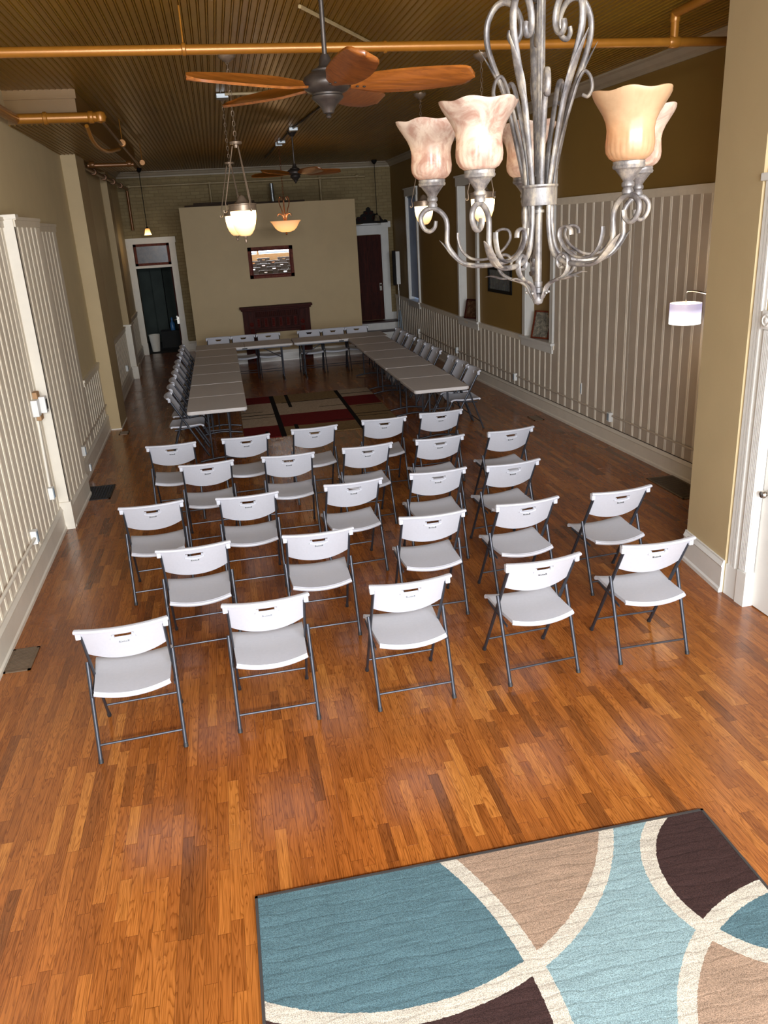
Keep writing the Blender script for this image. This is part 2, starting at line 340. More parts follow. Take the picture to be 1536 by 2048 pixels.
def dup(root, loc, rz, label, group=None):
    KIDS = {}
    def cp(o, par):
        c = o.copy(); COL.objects.link(c)
        if par: c.parent = par
        for ch in CH.get(o.name, []): cp(ch, c)
        return c
    CH = {}
    for o in list(COL.objects):
        if o.parent: CH.setdefault(o.parent.name, []).append(o)
    r = cp(root, None); r.location = loc; r.rotation_euler = (0, 0, rz); r['label'] = label
    if group: r['group'] = group
    return r
# ------------------------------------------------------------------ room lines
ZC = 4.37
def RX(y): return 4.84-.038*(y-7.6) if y < 15 else 4.558+.006*(y-15)
def LX(y): return -1.90-.018*(y-5.5)
# floor and ceiling
bm = nb(); box(bm, -2.4, 5.0, -2.8, 21.75, -.1, 0); struct('floor', bm, 'floor')
bm = nb()
x = -2.4; sec = [(0, 0)]
prof = []
p = .0605; nst = int(7.5/p)
for i in range(nst):
    x0 = -2.4+i*p
    prof += [(x0, ZC), (x0+p*.62, ZC), (x0+p*.68, ZC+.008), (x0+p*.76, ZC-.006), (x0+p*.86, ZC-.006), (x0+p*.94, ZC+.008)]
prof.append((-2.4+nst*p, ZC))
prev = None
for (xx, zz) in prof:
    cur = (bm.verts.new((xx, -2.8, zz)), bm.verts.new((xx, 21.75, zz)))
    if prev: bm.faces.new((prev[0], cur[0], cur[1], prev[1]))
    prev = cur
box(bm, -2.5, 5.2, -2.9, 21.9, ZC+.03, ZC+.15)
struct('ceiling', bm, 'ceiling')
# left wall
bm = nb()
def quadwall(bm, pts, z0, z1, nx, th=.15):
    for (a, b) in zip(pts, pts[1:]):
        v = [bm.verts.new((q[0]+o*nx, q[1], z)) for z in (z0, z1) for o in (0, th) for q in (a, b)]
        for f in ((0, 1, 5, 4), (2, 3, 7, 6), (0, 1, 3, 2), (4, 5, 7, 6), (0, 2, 6, 4), (1, 3, 7, 5)): bm.faces.new([v[i] for i in f])
quadwall(bm, [(LX(-2.8), -2.8), (LX(21.75), 21.75)], 0, ZC, -1)
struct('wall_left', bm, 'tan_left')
# right wall with two blind niches and a window
bm = nb(); NI = [(11.26, 12.14), (14.42, 15.38), (18.90, 19.85)]; NZ = (1.08, 3.45)
ys = [5.72, 11.26, 12.14, 14.42, 15.0, 15.38, 18.9, 19.85, 21.75]
for a, b in zip(ys, ys[1:]):
    niche = any(n0 <= a and b <= n1 for n0, n1 in NI)
    if not niche: quadwall(bm, [(RX(a), a), (RX(b), b)], 0, ZC, 1, .11)
    else:
        quadwall(bm, [(RX(a), a), (RX(b), b)], 0, NZ[0], 1, .11); quadwall(bm, [(RX(a), a), (RX(b), b)], NZ[1], ZC, 1, .11)
quadwall(bm, [(RX(5.72)+.11, 5.72), (RX(15)+.11, 15), (RX(21.75)+.11, 21.75)], 0, ZC, 1, .1)
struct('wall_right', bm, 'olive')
# back wall, front wall
bm = nb()
DL = (-2.03, -1.15)
box(bm, -2.4, DL[0], 21.7, 21.9, 0, ZC); box(bm, DL[0], DL[1], 21.7, 21.9, 2.74, ZC); box(bm, DL[1], 5.0, 21.7, 21.9, 0, ZC)
struct('wall_back', bm, 'brick')
bm = nb()
box(bm, -2.4, -1.6, -2.7, -2.55, 0, ZC); box(bm, 3.55, 3.8, -2.7, -2.55, 0, ZC); box(bm, -1.6, 3.55, -2.7, -2.55, 0, .35); box(bm, -1.6, 3.55, -2.7, -2.55, 3.12, 3.32); box(bm, -1.6, 3.55, -2.7, -2.55, 4.12, ZC)
for xx in (.1, 1.0, 1.9): box(bm, xx-.05, xx+.05, -2.7, -2.55, .35, 4.12)
struct('wall_front', bm, 'cream')
# near right jutting wall
BX = [(3.67, 5.75), (3.565, 5.07)]
bm = nb(); pts = [(3.665, 5.74), (3.585, 5.07), (3.60, 4.9), (3.63, 4.88)]
quadwall(bm, [(3.585, 5.07), (3.665, 5.74)], 0, ZC, 1, .15); box(bm, 3.665, 4.98, 5.62, 5.74, 0, ZC)
quadwall(bm, [(3.72, -2.7), (3.72, 5.0)], 0, ZC, 1, .15); quadwall(bm, [(3.605, 4.88), (3.61, 5.07)], 0, ZC, 1, .12); box(bm, 3.62, 3.72, -2.6, 4.85, 3.03, ZC)
struct('wall_near_right', bm, 'tan')
# faux partition
bm = nb(); box(bm, -.69, 3.15, 18.82, 18.98, 0, 3.43); struct('wall_partition', bm, 'tan_light')
# soffit and pilasters
bm = nb(); box(bm, -2.35, -1.27, 9.77, 16.6, 4.05, ZC); struct('trim_1', bm, 'bronze_trim')
bm = nb(); box(bm, -2.35, -1.255, 9.755, 9.79, 4.28, ZC); struct('trim_2', bm, 'bronze_trim')
bm = nb()
for i in range(17): box(bm, -2.2+i*.055, -2.2+i*.055+.018, 9.8, 16.55, 4.043, 4.052)
struct('trim_3', bm, 'ceiling')
bm = nb(); box(bm, -2.3, -1.83, 13.1, 13.9, 0, 4.05); struct('wall_column', bm, 'tan_light')
bm = nb(); box(bm, -2.3, -2.0, 18.0, 18.5, 1.12, 4.3); struct('wall_pilaster', bm, 'tan_light')
# panelling ------------------------------------------------------------
PROFB = lambda h: [(0, 0), (.034, 0), (.034, .03), (.024, .045), (.022, h-.06), (.03, h-.045), (.014, h-.012), (.014, h), (0, h)]
tn = [10]
def panel(xf, y0, y1, z0, z1, sgn, step, bw=.045, off=.02, rail=True, first=0):
    """board sheet, battens and cap rail on a side wall; sgn=+1 faces +x"""
    a, b = nb(), nb()
    n = max(1, int(round((y1-y0)/.6)))
    pts = [(xf(y0+(y1-y0)*i/n), y0+(y1-y0)*i/n) for i in range(n+1)]
    quadwall(a, pts, z0, z1, sgn, off)
    y = y0+first
    while y < y1-bw:
        X = xf(y)+sgn*off
        # batten: two round beads
        for k in (0, 1):
            yy = y+k*bw*.5; v = []
            pr = [(0, 0), (.005, .12), (.007, .35), (.007, .65), (.005, .88), (0, 1)]
            for z in (z0, z1): v.append([b.verts.new((X+sgn*o, yy+bw*.48*q, z)) for o, q in pr])
            for i in range(5): b.faces.new((v[0][i], v[0][i+1], v[1][i+1], v[1][i]))
        y += step
    if rail: quadwall(b, pts, z1, z1+.03, sgn, off+.025); quadwall(b, pts, z1-.06, z1, sgn, off+.014)
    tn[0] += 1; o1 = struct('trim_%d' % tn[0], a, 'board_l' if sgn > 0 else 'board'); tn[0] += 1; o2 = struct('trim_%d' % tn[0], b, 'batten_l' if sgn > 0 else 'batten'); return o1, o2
def basebd(name, pts, nrm, h, mat='cream'):
    bm = nb(); extrude_profile(bm, PROFB(h), [(q, nrm) for q in pts]); return struct(name, bm, mat)
panel(LX, -2.5, 8.45, .22, 3.09, 1, .172)
panel(lambda y: -1.855, 8.47, 9.62, .26, 3.09, 1, .2, .06, first=.1)
bm = nb(); box(bm, LX(8.5), -1.835, 8.45, 8.5, 0, 3.10); box(bm, LX(8.5)-.02, -1.80, 8.43, 8.55, 3.10, 3.14); box(bm, LX(8.5), -1.815, 8.43, 8.5, 0, .3); box(bm, -1.98, -1.855, 8.5, 9.62, .0, 3.09)
struct('trim_4', bm, 'cream')
panel(LX, 9.62, 11.38, .24, 3.06, 1, .235, .06, first=.08)
panel(LX, 11.38, 13.1, .24, 1.06, 1, .2, .05, first=.1)
panel(LX, 13.9, 18.0, .24, 1.09, 1, .2, .05, first=.1)
panel(LX, 18.5, 21.5, .24, 1.09, 1, .2, .05, first=.1)
bm = nb(); box(bm, -2.2, -1.98, 18.0, 18.5, 0, 1.12); box(bm, -2.2, -1.955, 17.97, 18.53, 0, .26); box(bm, -2.2, -1.96, 17.98, 18.52, 1.12, 1.15); struct('trim_5', bm, 'cream')
bm = nb(); box(bm, -2.3, -1.82, 13.085, 13.91, 0, .015); struct('trim_6', bm, 'cream')
basebd('baseboard_left', [(LX(-2.5)+.02, -2.5), (LX(8.45)+.02, 8.45)], (1, 0), .26)
basebd('baseboard_left_2', [(-1.855+.01, 8.49), (-1.845, 9.62)], (1, 0), .28)
basebd('baseboard_left_3', [(LX(9.62)+.02, 9.62), (LX(13.1)+.02, 13.1)], (1, 0), .26)
basebd('baseboard_left_4', [(LX(13.9)+.02, 13.9), (LX(18)+.02, 18.0)], (1, 0), .26)
basebd('baseboard_left_5', [(LX(18.5)+.02, 18.5), (LX(21.6)+.02, 21.6)], (1, 0), .26)
panel(RX, 5.74, 9.0, .2, 3.04, -1, .18, .052)
panel(RX, 9.02, 11.1, .2, 3.04, -1, .23, .06, first=.05)
panel(RX, 11.1, 15.0, .2, 1.05, -1, .2, .05, first=.08)
panel(RX, 15.0, 21.6, .2, 1.05, -1, .2, .05, first=.08)
basebd('baseboard_right', [(RX(y)-.02, y) for y in (5.74, 9, 12, 15, 21.6)], (-1, 0), .23)
bm = nb(); quadwall(bm, [(RX(y)-.065, y) for y in (5.74, 15, 21.6)], .245, .252, -1, .004); tag(obj('extension_cable', bm, 'black'), 'thin black cable clipped along the top of the right baseboard', 'cable')
# crown mouldings
CR = [(0, ZC), (.13, ZC), (.125, ZC-.02), (.09, ZC-.035), (.05, ZC-.08), (.02, ZC-.1), (.018, ZC-.13), (0, ZC-.13)]
bm = nb(); extrude_profile(bm, CR, [((RX(y), y), (-1, 0)) for y in (5.74, 15, 21.7)]); struct('trim_7', bm, 'crown')
bm = nb(); extrude_profile(bm, CR, [((x, 21.7), (0, -1)) for x in (-2.2, 4.6)]); struct('trim_8', bm, 'crown')
bm = nb(); extrude_profile(bm, CR, [((LX(y), y), (1, 0)) for y in (16.6, 21.7)]); struct('trim_9', bm, 'crown')
bm = nb(); extrude_profile(bm, CR, [((3.585, -2.5), (-1, 0)), ((3.585, 5.07), (-1, 0)), ((3.665, 5.74), (-1, 0))]); struct('trim_10', bm, 'crown')
# niche casings on right wall -------------------------------------------
def casing(idx, y0, y1, top):
    bm = nb()
    cw = .13
    def xb(y): return RX(y)
    for (a, b) in ((y0-cw, y0), (y1, y1+cw)):
        quadwall(bm, [(xb(a), a), (xb(b), b)], 1.08, top, -1, .03); quadwall(bm, [(xb(a)-.03, a), (xb(a+.025)-.03, a+.025)], 1.08, top, -1, .012)
    quadwall(bm, [(xb(y0-cw), y0-cw-.02), (xb(y1+cw), y1+cw+.02)], top, top+.15, -1, .035)
    quadwall(bm, [(xb(y0-cw), y0-cw-.04), (xb(y1+cw), y1+cw+.04)], top+.15, top+.18, -1, .06)
    # sill + apron, jamb
    quadwall(bm, [(xb(y0-cw)+.11, y0-cw-.04), (xb(y1+cw)+.11, y1+cw+.04)], 1.05, 1.085, -1, .19)
    quadwall(bm, [(xb(y0-cw), y0-cw), (xb(y1+cw), y1+cw)], .93, 1.05, -1, .045)
    box(bm, xb(y1)-.01, xb(y1)+.11, y1-.012, y1+.005, 1.085, top)
    box(bm, xb(y0)-.01, xb(y0)+.11, y0-.005, y0+.012, 1.085, top)
    struct('window_%d' % idx, bm, 'white')
casing(1, 18.9, 19.85, 3.45); casing(2, 14.42, 15.38, 3.45); casing(3, 11.26, 12.14, 3.45)
t = thing('window_blind', 'grey slatted blind filling the far window on the right wall', 'blind', (4.615, 19.375, 1.09))
bm = nb()
for i in range(70):
    z = .08+i*.0325; v = [bm.verts.new(q) for q in ((-.011, -.46, z-.019), (.011, -.46, z+.015), (.011, .46, z+.015), (-.011, .46, z-.019), (-.013, -.46, z-.017), (.009, -.46, z+.017), (.009, .46, z+.017), (-.013, .46, z-.017))]
    bm.faces.new(v[:4]); bm.faces.new(v[4:])
obj('slats', bm, 'blind', t); bm = nb(); box(bm, -.03, .03, -.46, .46, 2.33, 2.36); obj('headrail', bm, 'blind', t)
bm = nb(); box(bm, RX(19.4)+.1, RX(19.4)+.108, 18.91, 19.84, 1.09, 3.44); struct('window_4', bm, 'bluepane')
# left doorway ----------------------------------------------------------
bm = nb(); Y = 21.7
box(bm, -2.20, -2.03, Y-.04, Y+.1, 0, 2.72); box(bm, -1.15, -1.0, Y-.04, Y+.1, 0, 2.72); box(bm, -2.22, -.98, Y-.05, Y+.1, 2.72, 2.86); box(bm, -2.03, -1.15, Y-.02, Y+.05, 2.14, 2.2)
box(bm, -2.21, -2.02, Y-.06, Y, 0, .3); box(bm, -1.16, -.99, Y-.06, Y, 0, .3)
struct('door_1', bm, 'cream')
bm = nb()
for a in ((-2.02, -1.96, 2.2, 2.72), (-1.22, -1.16, 2.2, 2.72), (-2.02, -1.16, 2.2, 2.26), (-2.02, -1.16, 2.66, 2.72)): box(bm, a[0], a[1], Y-.01, Y+.04, a[2], a[3])
struct('trim_90', bm, 'frame')
bm = nb(); box(bm, -1.97, -1.21, Y+.01, Y+.02, 2.25, 2.67); struct('window_5', bm, 'transom')
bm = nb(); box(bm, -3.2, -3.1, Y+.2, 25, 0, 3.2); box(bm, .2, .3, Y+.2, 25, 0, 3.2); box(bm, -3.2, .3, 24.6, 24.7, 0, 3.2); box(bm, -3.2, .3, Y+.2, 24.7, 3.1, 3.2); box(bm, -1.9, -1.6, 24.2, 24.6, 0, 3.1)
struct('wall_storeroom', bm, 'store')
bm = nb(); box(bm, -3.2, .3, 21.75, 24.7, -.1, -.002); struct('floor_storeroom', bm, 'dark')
t = thing('open_door', 'dark brown door standing open edge-on in the left doorway', 'door', (-1.17, 21.75, 0))
bm = nb(); box(bm, -.02, .025, 0, .86, .01, 2.13); obj('door_leaf', bm, 'darkdoor', t)
bm = nb(); box(bm, -.03, .03, -.004, .0, .72, .9); box(bm, -.045, -.02, .01, .05, .72, .92); obj('lock_plate', bm, 'chrome', t)
bm = nb(); sweep(bm, [(-.02, .05, .82), (-.09, .05, .82)], .012); lathe(bm, [(0, -.028), (.02, -.02), (.028, 0), (.02, .02), (0, .028)], 12, (-.1, .05, .82)); obj('door_knob', bm, 'chrome', t, 1)
t = thing('waste_bin', 'cream bin on the storeroom floor inside the left doorway', 'bin', (-1.88, 22.25, 0))
bm = nb(); lathe(bm, [(.10, 0), (.145, .42), (.15, .44), (.135, .44), (.09, .02)], 20); obj('bin_body', bm, 'cream', t, 1)
bm = nb(); box(bm, -1.75, -1.2, 22.8, 23.3, 0, .44); tag(obj('storage_crate', bm, 'dark'), 'dark crate in the storeroom under the blue bottle', 'crate')
t = thing('floor_bottle', 'blue spray bottle standing on a crate in the dark storeroom', 'bottle', (-1.42, 23.0, .44))
bm = nb(); lathe(bm, [(.0, 0), (.06, 0), (.065, .03), (.065, .18), (.025, .24), (.025, .27), (0, .27)], 18); obj('bottle_body', bm, 'bluebottle', t, 1)
bm = nb(); lathe(bm, [(.03, .27), (.03, .31), (.015, .34), (0, .34)], 14); obj('bottle_cap', bm, 'bluebottle', t, 1)
# right far door, steps, surround ----------------------------------------
t = bm = nb()
box(bm, 4.28, 4.46, Y-.05, Y+.02, .42, 2.92); box(bm, 4.40, 4.53, Y-.06, Y+.02, 2.78, 2.93); box(bm, 3.2, 4.46, Y-.045, Y+.02, 2.62, 2.86); box(bm, 4.22, 4.28, Y-.02, Y+.1, .42, 2.64)
for i in range(24):
    a = 3.45+i*.045; h = .05*math.exp(-((a-3.96)/.22)**2); box(bm, a, a+.046, Y-.045, Y, 2.85, 2.87+h)
box(bm, 4.26, 4.62, Y-.06, Y, .42, .62)
struct('door_2', bm, 'white')
t = thing('panelled_door', 'dark brown panelled door at the top of the steps', 'door', (3.86, 21.66, .44))
bm = nb(); box(bm, -.42, .40, 0, .03, 0, 2.17); obj('door_leaf', bm, 'darkdoor', t)
bm = nb()
for a in (-.32, .04):
    for z0, z1 in ((.12, .72), (.98, 2.02)):
        box(bm, a, a+.24, -.008, .0, z0, z1, 0); box(bm, a+.04, a+.2, -.016, -.006, z0+.04, z1-.04)
obj('raised_panels', bm, 'mahogany', t)
bm = nb(); box(bm, .30, .36, -.012, 0, .76, .95); obj('lock_plate', bm, 'chrome', t)
bm = nb(); sweep(bm, [(.33, -.01, .9), (.33, -.06, .9)], .012); lathe(bm, [(0, -.03), (.022, -.02), (.03, 0), (.022, .02), (0, .03)], 12, (.33, -.075, .9)); obj('door_knob', bm, 'chrome', t, 1)
t = thing('carved_pediment', 'dark carved wooden crest resting above the right far door', 'ornament', (3.96, 21.6, 2.9))
bm = nb()
out = [(-.5, 0), (-.48, .06), (-.42, .08), (-.4, .05), (-.34, .1), (-.3, .17), (-.22, .17), (-.2, .22), (-.13, .24), (-.12, .30), (-.06, .31), (-.05, .37), (0, .4)]
out = out+[(-a, b) for a, b in out[-2::-1]]
f = [bm.verts.new((a, 0, b)) for a, b in out]; g = [bm.verts.new((a, .05, b)) for a, b in out]
bm.faces.new(f); bm.faces.new(g[::-1])
for i in range(len(f)): bm.faces.new((f[i], f[(i+1) % len(f)], g[(i+1) % len(f)], g[i]))
obj('crest_board', bm, 'black', t)
bm = nb()
for s in (-1, 1):
    for cx, cz, r in ((.12, .12, .05), (.26, .09, .05), (.06, .24, .04)):
        sweep(bm, [(s*(cx+math.cos(a)*r*(1-a/9)), -.012, cz+math.sin(a)*r*(1-a/9)) for a in [q*.5 for q in range(15)]], .01, 6)
obj('scroll_carving', bm, 'darkdoor', t)
bm = nb(); box(bm, 3.0, 4.62, 21.24, 21.7, 0, .4); box(bm, 3.0, 4.62, 20.95, 21.24, 0, .19)
for i in range(13): box(bm, 3.05+i*.125, 3.06+i*.125, 21.232, 21.24, .2, .4); box(bm, 3.05+i*.125, 3.06+i*.125, 20.942, 20.95, 0, .19)
struct('trim_91', bm, 'white')
bm = nb(); box(bm, 3.0, 4.62, 21.2, 21.7, .4, .43); box(bm, 3.0, 4.66, 20.9, 21.24, .19, .22); struct('trim_92', bm, 'tread')
basebd('baseboard_partition', [(-.69, 18.82), (3.15, 18.82)], (0, -1), .24, 'white')
bm = nb(); extrude_profile(bm, PROFB(.26), [((-1.0, 21.69), (0, -1)), ((-.7, 21.69), (0, -1))]); struct('baseboard_back', bm, 'cream')
# near right: baseboard, casing, door --------------------------------------
basebd('baseboard_near_right', [(3.585, 5.07), (3.665, 5.745)], (-1, 0), .27, 'white')
bm = nb(); X = 3.60
box(bm, X-.012, X+.06, 4.90, 5.06, 0, .25); box(bm, X-.022, X+.06, 4.80+.0, 4.905, 0, .27)
box(bm, X, X+.05, 4.925, 5.055, .25, 3.0); box(bm, X-.012, X+.02, 4.955, 4.975, .25, 3.0); box(bm, X-.008, X+.02, 4.99, 5.01, .25, 3.0); box(bm, X-.005, X, 5.02, 5.05, .25, 3.0)
box(bm, X-.03, X+.06, 4.0, 5.08, 3.0, 3.05, .008)
box(bm, X-.012, X+.05, 4.81, 4.905, .27, 2.06)
for i in range(5): box(bm, X-.020, X-.012, 4.818+i*.017, 4.828+i*.017, .28, 2.05)
box(bm, X-.03, X+.05, 4.80, 4.915, 2.06, 2.18)
lathe(bm, [(.045, 0), (.045, .01), (.036, .014), (.03, .006), (.022, .006), (.018, .014), (0, .018)], 20)
ring = bm.verts[-20*7:] if False else None
o = struct('trim_93', bm, 'white')
me = o.data
n = len(me.vertices); rot = Matrix.Translation((X-.03, 4.857, 2.12)) @ Matrix.Rotation(-PI/2, 4, 'Y')
for v in list(me.vertices)[n-20*7:]: v.co = rot @ v.co
bm = nb(); box(bm, 3.655, 3.69, 3.9, 4.815, .008, 2.06); struct('door_3', bm, 'white')
bm = nb(); box(bm, 3.645, 3.69, 3.9, 4.81, 2.06, 3.0); struct('trim_94', bm, 'white')
o = bpy.data.objects['door_3']
bm = nb(); lathe(bm, [(0, 0), (.034, 0), (.034, .006), (.014, .012), (.012, .035), (.024, .045), (.03, .06), (.024, .075), (0, .08)], 20)
k = obj('door_handle', bm, 'chrome', o, 1); k.matrix_world = Matrix.Translation((3.655, 4.73, .92)) @ Matrix.Rotation(-PI/2, 4, 'Y')
# ------------------------------------------------------------------ folding chair
HW = .235
def fl_y(z): return .50-.5357*z          # front leg line
def rl_y(z): return .205/.55*z           # rear leg line
def text_mesh(s, size):
    c = bpy.data.curves.new('t', 'FONT'); c.body = s; c.size = size; c.align_x = 'CENTER'; c.align_y = 'CENTER'; c.extrude = .0004
    o = bpy.data.objects.new('t', c); COL.objects.link(o)
    me = bpy.data.meshes.new_from_object(o.evaluated_get(bpy.context.evaluated_depsgraph_get())); bpy.data.objects.remove(o); return me
def shell(bm, fn, nu, nv, th, hole=None):
    """fn(u,v)->(Vector,normal) ; two skins with a hole mask on cells"""
    G = [[None]*(nv+1) for _ in range(nu+1)]; H = [[None]*(nv+1) for _ in range(nu+1)]
    for i in range(nu+1):
        for j in range(nv+1):
            p_, n_ = fn(i/nu, j/nv); G[i][j] = bm.verts.new(p_+n_*th/2); H[i][j] = bm.verts.new(p_-n_*th/2)
    solid = lambda i, j: 0 <= i < nu and 0 <= j < nv and not (hole and hole(i, j))
    for i in range(nu):
        for j in range(nv):
            if not solid(i, j): continue
            bm.faces.new((G[i][j], G[i+1][j], G[i+1][j+1], G[i][j+1])); bm.faces.new((H[i][j], H[i][j+1], H[i+1][j+1], H[i+1][j]))
            for (di, dj, a, b) in ((-1, 0, (i, j), (i, j+1)), (1, 0, (i+1, j+1), (i+1, j)), (0, -1, (i+1, j), (i, j)), (0, 1, (i, j+1), (i+1, j+1))):
                if not solid(i+di, j+dj): bm.faces.new((G[a[0]][a[1]], G[b[0]][b[1]], H[b[0]][b[1]], H[a[0]][a[1]]))
def make_chair():
    t = thing('folding_chair', 'x', 'chair')
    nrm = Vector((0, .84, .45)).normalized()
    def back(u, v):
        s = 2*u-1; zt = .832; zb = .642-.047*(1-abs(s)**2.2)
        z = zb+(zt-zb)*v; hw = .222+.012*v
        y = fl_y(z)-.005-.045*(1-s*s)+.01
        return Vector((s*hw, y, z)), nrm
    bm = nb()
    # handle slot: u .38-.62, v ~ .72-.84
    shell(bm, back, 30, 14, .012, lambda i, j: j in (10, 11) and abs(i+.5-15) < (4 if j == 11 else 3))
    # rolled top rim and ends
    rim = []
    for k in range(25):
        s = -1+2*k/24; z = .838; rim.append((s*.252, fl_y(z)-.005-.045*(1-s*s)+.006, z))
    sweep(bm, rim, .013, 8, 1.5, up=(0, 0, 1))
    for s in (-1, 1): box(bm, s*.222, s*.252, fl_y(.815)-.014, fl_y(.815)+.022, .785, .838, .006)
    # handle lip
    lip = []
    for k in range(13):
        s = -1+2*k/12; z = .765-.016*(1-s*s); x_ = s*.068; lip.append((x_, fl_y(z)-.005-.045*(1-(x_/.23)**2)-.002, z))
    sweep(bm, lip, .006, 6)
    bk = obj('backrest', bm, 'plastic', t, 35)
    z = .733; yy = fl_y(z)-.005-.045-.0; c = Vector((0, yy, z))-nrm*(-.0)
    rot = Vector((0, -.84, -.45)).to_track_quat('Z', 'Y').to_matrix().to_4x4()
    bm = nb(); box(bm, -.028, .028, -.0065, .0065, 0, .003); pl = obj('name_plate', bm, 'plate', bk)
    q = Matrix.Translation(Vector((0, yy+.003, z))) @ Matrix.Rotation(math.radians(90-28), 4, 'X')
    pl.matrix_local = Matrix.Translation((0, yy+.003, z)) @ Matrix.Rotation(math.radians(90-28), 4, 'X')
    pl.data['x'] = 1
    me = text_mesh('LIFETIME', .0105); me.materials.append(M['plate_text'])
    # lettering joined on the plate as second material
    bm = bmesh.new(); bm.from_mesh(pl.data); n0 = len(bm.faces); bm.from_mesh(me); bmesh.ops.translate(bm, verts=[v for v in bm.verts if v.index < 0 or v in bm.verts[:]][0:0], vec=(0, 0, 0))
    for i, f in enumerate(bm.faces):
        if i >= n0:
            f.material_index = 1
    vs = {v for i, f in enumerate(bm.faces) if i >= n0 for v in f.verts}
    for v in vs: v.co.z += .0034
    bm.to_mesh(pl.data); bm.free(); pl.data.materials.append(M['plate_text'])
    # seat
    def seat(u, v):
        s = 2*u-1; y = .045+.42*v-.03*(1-s*s)*(1-v)-.0; hw = .212+.018*v
        z = .441+.016*v-.022*(1-s*s)-.012*math.sin(PI*v) - (.018*max(0, (v-.85)/.15)**2)
        return Vector((s*hw, y, z)), Vector((0, 0, 1))
    bm = nb(); shell(bm, seat, 16, 12, .022)
    for v, rr in ((0, .014), (1, .013)):
        sweep(bm, [seat(k/16, v)[0]-Vector((0, 0, .006)) for k in range(17)], rr, 8, 1.0, up=(0, 0, 1))
    obj('seat', bm, 'plastic', t, 35)
    for s in (-1, 1):
        bm = nb(); sweep(bm, [(s*.226, fl_y(z), z) for z in (.0, .3, .6, .80)], .0145, 10, .62, up=(0, 1, 0)); lg = obj('leg', bm, 'tube', t, 1)
        bm = nb(); sweep(bm, [(s*.226, fl_y(z), z) for z in (0.0, .022)], .0165, 10, .75, up=(0, 1, 0)); obj('foot_cap', bm, 'rubber', lg, 1)
    for s in (-1, 1):
        bm = nb(); sweep(bm, [(s*.243, rl_y(z), z) for z in (0, .3, .56)], .0118, 10); lg = obj('leg', bm, 'tube', t, 1)
        bm = nb(); sweep(bm, [(s*.243, rl_y(z), z) for z in (0, .022)], .0142, 10); obj('foot_cap', bm, 'rubber', lg, 1)
    bm = nb(); sweep(bm, [(-.243, rl_y(.1), .1), (.243, rl_y(.1), .1)], .0068, 8); obj('crossbar', bm, 'tube', t, 1)
    bm = nb(); sweep(bm, [(-.226, fl_y(.12), .12), (.226, fl_y(.12), .12)], .0068, 8); obj('crossbar', bm, 'tube', t, 1)
    for s in (-1, 1):
        bm = nb(); sweep(bm, [(s*.231, .085, .395), (s*.231, .40, .43)], .0105, 8, .45, up=(0, 0, 1)); obj('seat_rail', bm, 'tube', t, 1)
    return t
chair0 = make_chair(); first = [True]
def chair(x, y, rz, label, group):
    rz = math.radians(rz)
    if first[0]:
        first[0] = False; chair0.location = (x, y, 0); chair0.rotation_euler = (0, 0, rz); chair0['label'] = label; chair0['group'] = group; return chair0
    return dup(chair0, (x, y, 0), rz, label, group)
AUD = [[(-.77, 4.21, 3.3), (.04, 4.28, .8), (.91, 4.27, 1.5), (1.78, 4.32, 3.8), (2.58, 4.35, -.5)],
       [(-.40, 5.29, 2.7), (.47, 5.27, .6), (1.33, 5.35, .5), (2.08, 5.38, 3.6), (2.85, 5.38, 3.8)],
       [(-.76, 6.34, 3.3), (.01, 6.30, .7), (.90, 6.34, 4.2), (1.65, 6.38, 1.3), (2.33, 6.37, 5.6)],
       [(-.33, 7.42, 3.1), (.44, 7.41, -1.5), (1.22, 7.44, 4.2), (1.96, 7.46, 3.4), (2.71, 7.48, 6.4)],
       [(-.70, 8.29, .4), (.07, 8.31, 3.9), (.81, 8.41, 3.2), (1.60, 8.50, -.5), (2.27, 8.56, 2.1)]]
RN = ['nearest', 'second-nearest', 'middle', 'second-farthest', 'farthest']
CN = ['leftmost of the five chairs', 'second from the left', 'the middle one', 'second from the right', 'rightmost of the five chairs']
for r, row in enumerate(AUD):
    for c_, (x, y, a) in enumerate(row):
        ra = math.radians(a)
        chair(x+.05*math.sin(ra), y-.05*math.cos(ra), a, 'white folding chair in the %s audience row, %s' % (RN[r], CN[c_]), 'audience folding chairs in five rows')
ORD = ['nearest the audience', 'second nearest the audience', 'third from the audience end', 'fourth from the audience end', 'fifth, midway along', 'fourth from the far end', 'third from the far end', 'second from the far end', 'at the far end']
for i, y in enumerate((11.05, 11.62, 12.14, 13.12, 13.65, 14.18, 14.95, 15.62, 16.12)):
    chair(3.50, y, 90, 'folding chair facing left along the right table run, %s' % ORD[i], 'folding chairs along the right tables')
for i, y in enumerate((11.08, 11.76, 12.33, 13.02, 13.6, 14.15, 14.98, 15.62, 16.15)):
    chair(-.92, y, -90, 'folding chair facing right along the left table run, %s' % ORD[i], 'folding chairs along the left tables')
for i, x in enumerate((-.18, .33, .85, 1.71, 2.22, 2.73)):
    chair(x, 17.15, 180, 'folding chair behind the back tables facing the room, %s' % ['leftmost', 'second from left', 'third, left of the gap', 'fourth, right of the gap', 'second from right', 'rightmost'][i], 'folding chairs behind the back tables')
